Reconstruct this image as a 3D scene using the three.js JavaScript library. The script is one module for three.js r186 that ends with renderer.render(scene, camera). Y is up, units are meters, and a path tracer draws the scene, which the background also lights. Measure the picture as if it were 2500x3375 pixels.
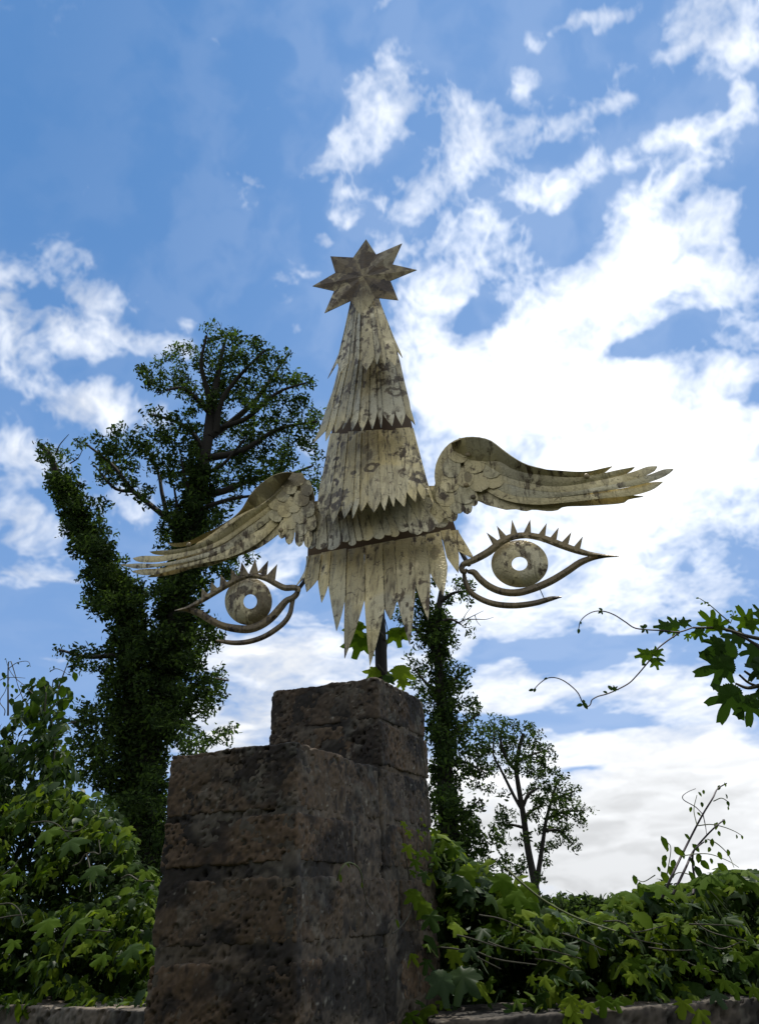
import * as THREE from 'three';
import { mergeGeometries, mergeVertices } from 'three/addons/utils/BufferGeometryUtils.js';

// ------------------------------------------------------------------ camera, sky, sun, exposure
const W = 2500, H = 3375, F = 2600, PITCH = 26.9, ROLL = -2.43, EYE = 1.62;
const scene = new THREE.Scene();
const camera = new THREE.PerspectiveCamera(2 * Math.atan(H / 2 / F) * 180 / Math.PI, W / H, 0.05, 3000);
camera.rotation.order = 'YXZ';
camera.position.set(0, EYE, 0);
camera.rotation.set(PITCH * Math.PI / 180, 0, ROLL * Math.PI / 180);
camera.updateMatrixWorld(true);
const renderer = new THREE.WebGLRenderer({ antialias: true });
renderer.toneMapping = THREE.LinearToneMapping;
renderer.toneMappingExposure = 1.0;
renderer.shadowMap.enabled = true;
const SUN_AZ = 14, SUN_EL = 64, SUN_POWER = 5.0;      // degrees right of straight ahead, above the horizon
const SKY_LEVEL = 1.0;

// ------------------------------------------------------------------ numbers: random, noise
function rng(a) { return () => { a |= 0; a = a + 0x6D2B79F5 | 0; let t = Math.imul(a ^ a >>> 15, 1 | a); t = t + Math.imul(t ^ t >>> 7, 61 | t) ^ t; return ((t ^ t >>> 14) >>> 0) / 4294967296; }; }
const TAB = new Float32Array(4096); { const r = rng(77); for (let i = 0; i < 4096; i++) TAB[i] = r(); }
const hash3 = (x, y, z) => TAB[(Math.imul(x, 73856093) ^ Math.imul(y, 19349663) ^ Math.imul(z, 83492791)) >>> 7 & 4095];
function noise(x, y, z = 0) {
  const X = Math.floor(x), Y = Math.floor(y), Z = Math.floor(z);
  let u = x - X, v = y - Y, w = z - Z; u = u * u * (3 - 2 * u); v = v * v * (3 - 2 * v); w = w * w * (3 - 2 * w);
  const l = (a, b, t) => a + (b - a) * t;
  return l(l(l(hash3(X, Y, Z), hash3(X + 1, Y, Z), u), l(hash3(X, Y + 1, Z), hash3(X + 1, Y + 1, Z), u), v),
    l(l(hash3(X, Y, Z + 1), hash3(X + 1, Y, Z + 1), u), l(hash3(X, Y + 1, Z + 1), hash3(X + 1, Y + 1, Z + 1), u), v), w);
}
function fbm(x, y, z, n = 4) { let s = 0, a = .5, t = 0; for (let i = 0; i < n; i++) { s += a * noise(x, y, z); t += a; a *= .5; x = x * 2.03 + 17.1; y = y * 2.03 + 5.7; z = z * 2.03 + 9.2; } return s / t; }
const clamp = (x, a = 0, b = 1) => x < a ? a : x > b ? b : x;
const step = (a, b, x) => { const t = clamp((x - a) / (b - a)); return t * t * (3 - 2 * t); };
const mix = (a, b, t) => a + (b - a) * t;
const mix3 = (a, b, t) => [mix(a[0], b[0], t), mix(a[1], b[1], t), mix(a[2], b[2], t)];
function worley(x, y, z) {                                   // distance to the nearest scattered point
  const X = Math.floor(x), Y = Math.floor(y), Z = Math.floor(z); let m = 9;
  for (let i = -1; i < 2; i++) for (let j = -1; j < 2; j++) for (let k = -1; k < 2; k++) {
    const a = X + i, b = Y + j, c = Z + k, dx = a + hash3(a, b, c) - x, dy = b + hash3(a + 91, b, c) - y, dz = c + hash3(a, b + 57, c) - z, d = dx * dx + dy * dy + dz * dz;
    if (d < m) m = d;
  }
  return Math.sqrt(m);
}
const sRGB = (v) => Math.round(255 * clamp(v <= .0031308 ? v * 12.92 : 1.055 * Math.pow(v, 1 / 2.4) - .055));

// ------------------------------------------------------------------ sky: blue air and broken cloud, by direction
// cloud banks: azimuth (degrees right of the view), elevation, their half-widths, amount; then the gaps between them
const BANKS = [[2.9,54.6,3.3,1.9,0.62],[3.8,53.1,2.1,0.8,0.5],[-1.0,51.7,3.2,1.2,0.6],[-4.2,50.3,2.4,0.8,0.5],[-1.8,48.4,1.7,0.7,0.5],[-1.9,46.9,1.5,0.5,0.6],[-4.2,45.7,1.0,0.5,0.6],[5.6,48.7,3.3,1.2,0.62],[4.0,47.6,1.3,0.8,0.5],[11.5,52.4,3.8,1.7,0.7],[11.4,50.4,3.7,1.2,0.75],[10.4,53.9,2.1,0.7,0.45],[17.3,54.0,1.3,0.9,0.45],[17.4,51.3,2.6,1.1,0.5],[20.8,51.3,2.5,0.9,0.8],[24.5,50.6,2.1,0.9,0.65],[27.5,50.9,1.7,0.9,0.75],[22.5,48.0,1.7,0.8,0.45],[17.9,47.6,2.7,1.0,0.65],[26.5,47.0,1.1,0.6,0.25],[31.9,47.2,2.8,0.8,0.6],[30.2,45.2,2.8,0.7,0.65],[32.2,42.8,1.9,0.7,0.6],[27.3,44.4,3.1,0.6,0.35],[36.4,47.5,0.9,1.0,0.4],[27.6,55.9,4.3,0.6,0.9],[36.2,52.4,3.5,1.7,1.1],[37.8,50.1,1.9,0.9,0.9],[32.8,52.0,1.6,0.5,0.5],[27.8,52.8,1.7,0.8,0.3],[19.0,55.8,1.4,0.7,0.25],[10.6,46.8,1.3,0.6,0.4],[7.5,45.6,2.6,1.3,0.5],[8.9,42.6,3.7,1.7,0.8],[6.8,41.0,1.8,0.9,0.6],[12.8,45.0,1.8,1.0,0.55],[14.7,43.6,1.8,1.1,0.5],[3.9,42.8,1.9,1.1,0.45],[2.5,44.9,1.9,0.9,0.4],[3.7,40.8,2.1,1.1,0.35],[6.0,39.3,1.5,0.7,0.5],[25.1,43.3,3.5,1.2,0.8],[27.6,41.3,3.8,1.6,0.9],[30.8,41.4,2.6,1.3,0.8],[31.9,38.7,2.0,1.5,0.8],[20.6,41.8,4.1,1.2,0.7],[18.6,40.0,4.4,1.5,0.9],[24.1,39.2,4.6,1.4,1],[30.0,37.1,2.5,1.8,1],[15.5,39.2,2.8,1.1,0.7],[13.6,36.8,7.2,2.0,1.2],[7.7,36.6,4.6,2.1,1],[18.5,33.6,6.7,2.7,1.3],[11.5,32.9,7.1,2.8,1.3],[24.1,29.9,5.1,2.6,1.2],[21.6,35.3,2.5,1.1,0.7],[28.8,32.7,2.5,1.0,0.8],[30.8,34.4,1.1,0.8,0.4],[26.6,30.2,3.4,1.7,0.8],[28.3,27.9,2.1,1.7,1],[22.3,28.0,7.0,1.8,1.3],[5.2,34.9,1.7,1.4,0.8],[-10.9,54.1,1.4,0.8,0.45],[-12.3,49.9,1.8,1.2,0.45],[-8.3,43.2,0.8,1.3,0.35],[-7.5,40.1,0.6,0.4,0.35],[3.6,59.7,2.0,0.3,0.4],[-16.0,56.9,1.1,0.5,0.2],[-6.2,43.9,1.3,0.7,0.3],[-30.6,39.6,1.5,1.1,0.7],[-30.2,36.5,1.7,1.7,0.75],[-27.3,41.9,1.4,0.9,0.4],[-24.5,40.1,2.4,0.8,0.85],[-23.4,38.1,3.1,0.9,0.8],[-25.8,37.3,1.4,0.8,0.5],[-28.3,37.9,1.8,0.7,0.5],[-25.1,33.8,3.3,0.9,1],[-22.6,33.8,2.0,1.0,0.8],[-23.5,32.2,2.9,0.8,0.6],[-26.5,32.7,1.5,0.6,0.6],[-28.5,29.7,1.6,1.0,0.85],[-27.4,28.7,2.0,0.8,0.6],[-18.6,38.0,1.5,0.6,0.5],[-16.8,39.5,0.9,0.5,0.5],[-18.2,32.9,2.1,0.8,0.35],[-27.7,27.0,1.8,0.8,0.55],[-27.3,24.7,2.3,1.0,0.7],[-25.7,23.7,2.0,0.8,0.5],[-26.1,21.5,3.1,0.7,0.8],[-23.4,20.8,1.6,0.4,0.45],[-22.0,27.1,3.2,1.2,0.35],[-18.8,26.2,2.0,1.2,0.4],[-8.1,23.5,2.1,1.5,0.9],[-9.2,22.2,1.4,0.9,0.6],[-9.7,16.7,3.5,1.0,1.1],[-6.4,19.1,2.0,1.3,0.5],[-17.9,19.6,0.8,0.8,0.4],[-5.0,32.0,1.0,0.6,0.4],[-24.3,16.4,0.5,0.3,0.3],[-7.1,16.5,2.6,0.8,0.8],[15.3,27.8,7.8,1.7,1.4],[24.1,25.8,5.3,1.6,1.3],[21.9,22.6,5.8,1.8,1.1],[16.2,24.3,4.5,2.0,1.2],[8.4,24.5,4.1,2.0,1],[10.2,20.0,5.3,1.7,1.1],[18.4,19.8,3.5,1.2,1],[24.3,18.3,2.6,1.2,1],[7.6,17.9,3.8,1.1,0.9],[16.5,17.5,2.8,1.0,0.9],[5.2,16.6,1.8,0.9,0.7],[10.2,14.8,1.7,0.6,0.9],[12.2,14.1,2.0,0.5,0.8],[7.1,13.4,3.6,1.0,1.1],[10.7,13.0,2.6,0.7,0.9],[15.7,13.3,2.7,0.8,0.9],[19.3,13.9,3.3,1.1,1],[21.5,12.0,2.5,1.3,1],[17.6,12.2,2.0,0.7,0.8],[12.5,10.6,1.4,0.5,0.8],[15.1,9.7,3.3,0.8,1],[20.4,9.9,3.8,1.5,1.2],[12.9,8.9,2.7,0.5,0.9],[17.5,8.2,3.9,0.9,1.2],[21.0,6.7,3.0,1.5,1.1],[14.5,6.2,3.9,1.1,1.2],[5.2,7.8,4.2,1.6,1.1],[11.6,4.2,3.9,1.2,1.1],[17.9,3.8,3.7,1.4,1.1],[4.8,3.9,4.1,1.9,1.1],[11.2,1.8,4.5,1.0,1.1],[18.7,1.4,4.2,1.1,1],[-10.6,17.4,3.5,1.3,0.9],[-3.8,17.6,2.7,1.3,0.6],[-8.7,15.9,4.0,1.3,0.8],[0.7,16.1,2.7,1.5,0.7],[-11.4,12.2,3.8,1.6,1],[-8.2,13.2,2.2,1.0,0.8],[-5.0,14.6,4.4,1.5,0.9],[-1.2,13.7,3.3,1.3,0.8],[-13.2,11.2,2.5,1.2,0.8],[-9.2,10.6,3.2,1.2,0.9]];
const GAPS = [[24.6,35.5,3.7,0.7,1.2],[21.7,35.7,1.8,0.5,0.9],[10.6,39.9,2.2,0.9,1],[29.4,30.7,1.0,0.7,0.8],[28.9,31.6,1.3,0.6,0.5],[27.8,40.6,1.5,0.4,0.5],[27.3,35.9,2.1,0.5,0.6],[33.5,40.2,0.7,1.1,0.6],[18.2,44.1,2.0,1.2,0.7],[5.7,31.7,1.4,0.5,0.35],[8.0,16.3,1.0,0.6,1],[12.7,15.9,2.6,0.6,1.2],[12.3,15.0,2.0,0.6,0.9],[15.3,15.4,1.4,0.7,0.8],[15.2,11.5,2.3,0.6,1.2],[12.0,10.7,0.8,0.4,0.8],[13.5,8.0,1.5,0.3,1.1],[23.0,20.0,0.5,0.3,0.8],[20.4,14.5,1.2,0.4,0.8],[17.3,16.6,0.8,0.3,0.8],[25.1,17.6,0.4,0.3,0.6],[5.5,15.2,0.6,0.7,0.9],[6.2,14.3,0.7,0.4,0.7],[19.3,10.4,1.3,0.3,0.4],[16.6,10.5,2.0,0.3,0.7]];
{
  const r = rng(5);
  for (let i = 0; i < 420; i++) {                            // the same broken cloud goes on all round
    const az = 72 + r() * 216, el = 3 + Math.pow(r(), 1.3) * 80, s = 1.2 + 5 * r() * r() + 1.5 * r();
    BANKS.push([az > 180 ? az - 360 : az, el, s * 1.6 / Math.cos(Math.min(el, 80) * Math.PI / 180), s * .9, .45 + .6 * r()]);
  }
}
const heap = (list, az, eld, k) => { let sum = 0; for (const b of list) { let da = az - b[0]; if (da > 180) da -= 360; if (da < -180) da += 360; da /= b[2] * k; if (da > 2.2 || da < -2.2) continue; const de = (eld - b[1]) / (b[3] * k), q = da * da + de * de; if (q < 4.5) sum += b[4] * (Math.exp(-q) - .011); } return sum; };
function skyColour(dx, sy, dz, eld, banks, gaps) {
  if (eld < -1) return [.16, .17, .15];
  const az = Math.atan2(dx, -dz) * 180 / Math.PI;
  // deep blue high up on the left, paler low down and towards the sun
  const low = Math.exp(-Math.max(eld, 0) / 15), warm = Math.exp(-((az - 20) ** 2 + (eld - 33) ** 2) / 800), left = step(5, -35, az);
  let c = mix3([.130, .300, .640], [.36, .54, .88], clamp(low * 1.15 + .20 * warm + .10 * step(-25, 15, az)));
  c = mix3(c, [.098, .255, .570], left * step(25, 50, eld) * .8);
  // noise on the sphere of directions, flattened towards the horizon
  const flat = 1 + 1.6 * step(28, 4, eld), X = dx * 15, Y = (sy < .47 ? .47 - (.47 - sy) * flat : sy) * 15, Z = dz * 15;
  const wx = fbm(X * .9, Y * .9, Z * .9, 4) - .5, wy = fbm(X * .9 + 31, Y * .9, Z * .9 + 7, 4) - .5;
  const n1 = fbm(X * 1.1 + wx * 1.6, Y * 1.1 + wy * 1.6, Z * 1.1 + wx, 7);
  const curl = fbm(X * 3.1 + wy * 5, Y * 3.1 + wx * 5, Z * 3.1, 5), fine = fbm(X * 9 + wx * 7, Y * 9 + wy * 7, Z * 9, 4);
  const tex = (n1 - .5) * 1.7 + (.5 - Math.abs(curl - .5) * 2.6 - .22) * .5 + (fine - .5) * .5;
  const da = wx * 6, de = wy * 3.2;                          // ragged outlines
  const sum = heap(banks, az + da, eld + de, 1.12), gap = heap(gaps, az + da * .6, eld + de * .6, 1.1);
  const base = 1.45 * (1 - Math.exp(-.78 * sum)) - .85 * gap + 1.1 * step(11, 4, eld) * step(-24, 0, az) * step(75, 50, az);
  const d = base * .90 + tex * .74 * (1.15 - .35 * clamp(base)) - .17;
  let cover = Math.pow(clamp((d - .0) / .98), 1.1) * step(.0, .25, base + .08 * tex);
  cover = cover * (1.25 - .25 * cover);
  cover = Math.max(cover, (.05 * low + .06 * step(.35, .65, n1)) * step(60, 20, Math.abs(az - 15)));
  const grey = fbm(X * .55 + 9 + wx, Y * .95 + wy, Z * .55, 5), thick = step(.7, 1.5, d), lit = step(11, 27, eld);
  let white = mix(1.0, 1.20, lit) + .30 * warm;
  white *= 1 - (.26 * thick * step(.42, .62, grey) * mix(1, .55, lit) + .20 * step(.62, .35, n1)) * (1 - .75 * warm);
  return mix3(c, [white * .975, white * .995, white * 1.02], clamp(cover));
}
function makeSky() {
  const w = 4096, h = 2048, data = new Float32Array(w * h * 4);
  for (let y = 0; y < h; y++) {
    const el = ((y + .5) / h - .5) * Math.PI, sy = Math.sin(el), cy = Math.cos(el), eld = el * 180 / Math.PI, near = BANKS.filter((b) => Math.abs(eld - b[1]) < b[3] * 2.6 + 2), holes = GAPS.filter((b) => Math.abs(eld - b[1]) < b[3] * 2.6 + 2);
    for (let x = 0; x < w; x++) {
      const o = (y * w + x) * 4, phi = ((x + .5) / w - .5) * 2 * Math.PI, c = skyColour(Math.cos(phi) * cy, sy, Math.sin(phi) * cy, eld, near, holes);
      data[o] = c[0] * SKY_LEVEL; data[o + 1] = c[1] * SKY_LEVEL; data[o + 2] = c[2] * SKY_LEVEL; data[o + 3] = 1;
    }
  }
  const t = new THREE.DataTexture(data, w, h, THREE.RGBAFormat, THREE.FloatType);
  t.mapping = THREE.EquirectangularReflectionMapping; t.magFilter = THREE.LinearFilter; t.needsUpdate = true;
  return t;
}
scene.background = makeSky();
scene.environment = scene.background;
const sun = new THREE.DirectionalLight(new THREE.Color(1, .95, .86), SUN_POWER);
{ const a = SUN_AZ * Math.PI / 180, e = SUN_EL * Math.PI / 180; sun.position.set(Math.sin(a) * Math.cos(e) * 60, Math.sin(e) * 60, -Math.cos(a) * Math.cos(e) * 60); }
sun.castShadow = true; sun.shadow.mapSize.set(4096, 4096); sun.shadow.radius = 1.5;
Object.assign(sun.shadow.camera, { left: -25, right: 25, top: 25, bottom: -25, near: 1, far: 140 });
scene.add(sun); scene.add(sun.target);

// ------------------------------------------------------------------ helpers: measuring and building
const V = (x, y, z) => new THREE.Vector3(x, y, z);
const eye = camera.position.clone();
function ray(x, y) { return V((x - W / 2) / F, -(y - H / 2) / F, -1).applyQuaternion(camera.quaternion).normalize(); }
function at(x, y, z) { const d = ray(x, y); return eye.clone().addScaledVector(d, z / d.z); }          // the point of that sight line in the upright plane z
function onPlane(x, y, p0, n, off = 0) { const d = ray(x, y), t = (p0.clone().sub(eye).dot(n) + off) / d.dot(n); return eye.clone().addScaledVector(d, t); }
function level(x, y, h) { const d = ray(x, y); return eye.clone().addScaledVector(d, (h - eye.y) / d.y); }
const used = new Map();
function numbered(name) { const n = used.get(name) || 0; used.set(name, n + 1); return n ? `${name}_${String(n).padStart(3, '0')}` : name; }
function part(name, geo, mat, parent) {
  const m = new THREE.Mesh(geo, mat); m.name = numbered(name); m.castShadow = m.receiveShadow = true; (parent || scene).add(m); return m;
}
function group(name, parent) { const g = new THREE.Group(); g.name = numbered(name); (parent || scene).add(g); return g; }
function thing(name, label, category, pos, extra) { const g = group(name); if (pos) g.position.copy(pos); g.userData = { label, category, ...extra }; return g; }
const local = (geo, root) => { geo.translate(-root.position.x, -root.position.y, -root.position.z); return geo; };
function resample(pts, n) {                                  // n + 1 points evenly along a polyline (Catmull-Rom)
  const c = new THREE.CatmullRomCurve3(pts.map((p) => V(p[0], p[1], p[2] || 0)), false, 'centripetal'); return c.getSpacedPoints(n);
}
function tube(pts, r0, r1, sides = 6, seg) {                 // a tapering limb through 3D points
  const c = new THREE.CatmullRomCurve3(pts, false, 'centripetal'), n = seg || Math.max(4, pts.length * 3), g = new THREE.TubeGeometry(c, n, 1, sides, false);
  const p = g.attributes.position, centre = c.getSpacedPoints(n);
  for (let i = 0; i <= n; i++) { const r = mix(r0, r1, i / n); for (let j = 0; j <= sides; j++) { const k = i * (sides + 1) + j, q = centre[i]; p.setXYZ(k, q.x + (p.getX(k) - q.x) * r, q.y + (p.getY(k) - q.y) * r, q.z + (p.getZ(k) - q.z) * r); } }
  g.computeVertexNormals(); return g;
}
function std(color, roughness = .8, extra = {}) { const m = new THREE.MeshStandardMaterial({ roughness, side: THREE.DoubleSide, ...extra }); m.color.setRGB(...color); return m; }

// ------------------------------------------------------------------ the stone pillar
function stoneGeo(box, seed, cell, tone, amp = .0048, edge = .007) {
  // box: corner point, then vectors along its three edges: a rough block of porous tuff
  const { o, a, b, c } = box, L = [a.length(), b.length(), c.length()], dir = [a, b, c].map((v) => v.clone().normalize());
  const pos = [], col = [], idx = [], key = new Map();
  const [tr, tg, tb] = tone;
  const vert = (s) => {
    const k = s.map((q) => Math.round(q * 20000)).join(); if (key.has(k)) return key.get(k);
    const q = s.map((v, i) => clamp(v, Math.min(edge, L[i] / 2.2), L[i] - Math.min(edge, L[i] / 2.2))), n = s.map((v, i) => v - q[i]), l = Math.hypot(...n) || 1;
    const nn = n.map((v) => v / l), r = edge * (.75 + .9 * (noise(s[0] * 17 + seed, s[1] * 17, s[2] * 17) - .3));
    let w = s.map((v, i) => q[i] + nn[i] * r * .95);
    const P = V(0, 0, 0).copy(o); dir.forEach((d, i) => P.addScaledVector(d, w[i]));
    const X = P.x + seed * 3.1, Y = P.y, Z = P.z;
    const big = fbm(X * 15, Y * 15, Z * 15, 4) - .5, fine = fbm(X * 70, Y * 70, Z * 70, 3) - .5;
    const pit1 = step(.34, .10, worley(X * 34, Y * 34, Z * 34)) * step(.42, .62, noise(X * 9, Y * 9, Z * 9 + 4)), pit2 = step(.36, .12, worley(X * 78 + 5, Y * 78, Z * 78)) * step(.3, .6, noise(X * 14, Y * 14, Z * 14 + 8));
    const disp = amp * 2.6 * big + amp * 1.7 * fine + .0022 * (noise(X * 210, Y * 210, Z * 210) - .5) - .018 * pit1 - .010 * pit2;
    dir.forEach((d, i) => P.addScaledVector(d, nn[i] * disp));
    // stone colour: warm brown tuff, black crust, grey lichen flecks
    const crust = step(.46, .62, fbm(X * 7 + 3, Y * 9, Z * 7, 5)), lich = step(.60, .70, fbm(X * 26, Y * 20, Z * 26 + 11, 4)) * step(.45, .6, noise(X * 5, Y * 5 + 3, Z * 5)), grain = .6 + .8 * noise(X * 160, Y * 160, Z * 160), red = noise(X * 6 + 40, Y * 6, Z * 6);
    let k3 = mix3([tr * (1 + .22 * red), tg, tb * (1 - .15 * red)], [.012, .010, .008], crust * .85);
    k3 = mix3(k3, [.15, .14, .11], lich * .4);
    k3 = mix3(k3, [.26, .24, .19], step(.86, .93, noise(X * 120 + 9, Y * 100, Z * 120)) * step(.4, .6, noise(X * 9, Y * 9 + 7, Z * 9)) * .7);
    k3 = mix3(k3, [.006, .005, .004], Math.max(step(.70, .80, noise(X * 75, Y * 75 + 3, Z * 75)) * .6, 0));
    pos.push(P.x, P.y, P.z); col.push(k3[0] * grain, k3[1] * grain, k3[2] * grain); key.set(k, pos.length / 3 - 1); return pos.length / 3 - 1;
  };
  for (let f = 0; f < 3; f++) {
    const u = (f + 1) % 3, v = (f + 2) % 3, nu = Math.max(2, Math.round(L[u] / cell)), nv = Math.max(2, Math.round(L[v] / cell));
    for (const side of [0, 1]) {
      const g = [];
      for (let j = 0; j <= nv; j++) for (let i = 0; i <= nu; i++) { const s = [0, 0, 0]; s[f] = side * L[f]; s[u] = L[u] * i / nu; s[v] = L[v] * j / nv; g.push(vert(s)); }
      for (let j = 0; j < nv; j++) for (let i = 0; i < nu; i++) { const p = j * (nu + 1) + i, q = [g[p], g[p + 1], g[p + nu + 2], g[p + nu + 1]]; if (side) idx.push(q[0], q[1], q[2], q[0], q[2], q[3]); else idx.push(q[0], q[2], q[1], q[0], q[3], q[2]); }
    }
  }
  const g = new THREE.BufferGeometry();
  g.setAttribute('position', new THREE.Float32BufferAttribute(pos, 3)); g.setAttribute('color', new THREE.Float32BufferAttribute(col, 3));
  g.setIndex(idx); g.computeVertexNormals(); return g;
}
const stoneMat = std([1, 1, 1], .95, { vertexColors: true });
const rad = Math.PI / 180;
const PA = V(Math.cos(19.5 * rad), 0, Math.sin(19.5 * rad)), PB = V(Math.sin(24.5 * rad), 0, -Math.cos(24.5 * rad)), PC = V(-.23, 0, -2.0);
const pil = (s, y, t) => PC.clone().addScaledVector(PA, s).addScaledVector(PB, t).setY(y);
function pillarBox(s0, s1, y0, y1, t0, t1) { const o = pil(s0, y0, t0); return { o, a: PA.clone().multiplyScalar(s1 - s0), b: V(0, y1 - y0, 0), c: PB.clone().multiplyScalar(t1 - t0) }; }
{
  const p = thing('stone_pillar', 'stepped pillar of dark porous stone blocks carrying the metal sculpture', 'pillar', pil(-.19, 0, .42));
  const tones = [[.080, .061, .039], [.064, .051, .035], [.090, .066, .041], [.058, .048, .035]];
  let n = 0;
  const block = (s0, s1, y0, y1, t0, t1, cell = .0042) => part('stone', local(stoneGeo(pillarBox(s0, s1, y0, y1, t0, t1), n * 1.7 + 2, cell, tones[n++ % 4]), p), stoneMat, p);
  // front stack, then the taller stack behind it, course by course
  block(-.365, 0, 1.853, 2.008, 0, .265); block(-.363, -.001, 1.858, 2.004, .275, .473);
  block(-.37, .003, 1.735, 1.842, 0, .30); block(-.37, .0, 1.735, 1.842, .312, .475);
  block(-.375, .002, 1.565, 1.705, 0, .235); block(-.375, .005, 1.565, 1.705, .265, .56);
  block(-.38, .004, 1.395, 1.530, 0, .125); block(-.38, -.004, 1.395, 1.530, .16, .33); block(-.38, 0, 1.40, 1.535, .355, .55);
  block(-.365, .004, 2.150, 2.278, .475, .85); block(-.37, .006, 2.014, 2.140, .477, .855);
  block(-.372, .003, 1.862, 2.004, .482, .86); block(-.374, .003, 1.735, 1.850, .485, .855); block(-.374, .004, 1.565, 1.705, .585, .86); block(-.374, .004, 1.40, 1.535, .575, .86);
  for (let k = 0; k < 8; k++) { const y = 1.365 - k * .17; block(-.385, .004, y - .14, y, 0, .42, .011); block(-.385, .004, y - .14, y, .45, .86, .011); }
  const mort = [.088, .077, .058];
  part('mortar', local(stoneGeo(pillarBox(-.370, -.0015, 0, 1.998, .0015, .474), 31, .0055, mort, .004, .008), p), stoneMat, p);
  part('mortar', local(stoneGeo(pillarBox(-.3695, .0012, 0, 2.269, .4765, .8545), 37, .0055, mort, .004, .008), p), stoneMat, p);
}

// ------------------------------------------------------------------ garden walls
function wallAlong(name, label, p0, p1, top, seed, tone = [.15, .135, .11]) {
  const d = p1.clone().sub(p0).setY(0), len = d.length(), u = d.clone().normalize(), back = V(u.z, 0, -u.x); if (back.z > 0) back.negate();
  const w = thing(name, label, 'wall', p0.clone().setY(0));
  const n = Math.ceil(len / 1.9);
  for (let i = 0; i < n; i++) {
    const a = len * i / n, b = len * (i + 1) / n - .012;
    part('coping_stone', local(stoneGeo({ o: p0.clone().addScaledVector(u, a).setY(top - .13), a: u.clone().multiplyScalar(b - a), b: V(0, .13, 0), c: back.clone().multiplyScalar(.34) }, seed + i, .008, tone, .0025, .008), w), stoneMat, w);
  }
  part('masonry', local(stoneGeo({ o: p0.clone().addScaledVector(back, .03).setY(0), a: d.clone(), b: V(0, top - .132, 0), c: back.clone().multiplyScalar(.28) }, seed + 20, .03, [.10, .085, .07], .012, .02), w), stoneMat, w);
}
{
  const top = 1.38, a = level(-500, 3298, top), b = level(500, 3329, top), c = level(1440, 3345, top), d = level(3300, 3215, top);
  wallAlong('garden_wall', 'low stone garden wall with pale coping left of the pillar', a, b.addScaledVector(b.clone().sub(a).normalize(), .12), top, 51);
  wallAlong('garden_wall', 'low stone garden wall half hidden under ivy right of the pillar', c, d, top - .015, 71, [.07, .062, .05]);
}

// ------------------------------------------------------------------ ground
{
  const g = new THREE.CircleGeometry(900, 96); g.rotateX(-Math.PI / 2);
  const n = 512, px = new Uint8Array(n * n * 4);
  for (let y = 0; y < n; y++) for (let x = 0; x < n; x++) { const a = fbm(x / 14, y / 14, 2, 5), b = noise(x / 2.1, y / 2.1, 5), o = (y * n + x) * 4, c = mix3([.030, .045, .014], [.06, .05, .032], step(.45, .65, a)); for (let k = 0; k < 3; k++) px[o + k] = sRGB(c[k] * (.6 + .8 * b)); px[o + 3] = 255; }
  const t = new THREE.DataTexture(px, n, n); t.colorSpace = THREE.SRGBColorSpace; t.wrapS = t.wrapT = THREE.RepeatWrapping; t.repeat.set(600, 600); t.magFilter = THREE.LinearFilter; t.needsUpdate = true;
  part('ground', g, std([1, 1, 1], 1, { map: t })).userData.kind = 'structure';
}

// ------------------------------------------------------------------ the metal sculpture: cut, folded and patinated sheet
const SY = 17 * rad, SA = V(Math.cos(SY), 0, Math.sin(SY)), SN = V(-Math.sin(SY), 0, Math.cos(SY)), SP = at(1262, 2200, -2.62);
const S = (x, y, off = 0) => onPlane(x, y, SP, SN, off);
const SX = (p) => p.clone().sub(SP).dot(SA);
const sheetShift = [0, 0];                                   // where on the patina sheet the plate at hand was cut, so that overlapping plates differ
const uvOf = (p) => [(SX(p) + 1.2 + sheetShift[0]) / 2.4, (p.y - 2.15 + sheetShift[1]) / 2.4];
const crop = (x0, y0, k) => ([x, y]) => [x0 + x * k, y0 + y * k];
const cA = crop(950, 750, .30266), cB = crop(950, 1200, .33293), cC = crop(950, 1650, .39346), cD = crop(400, 1500, .42373), cE = crop(1350, 1400, .54479);

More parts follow.
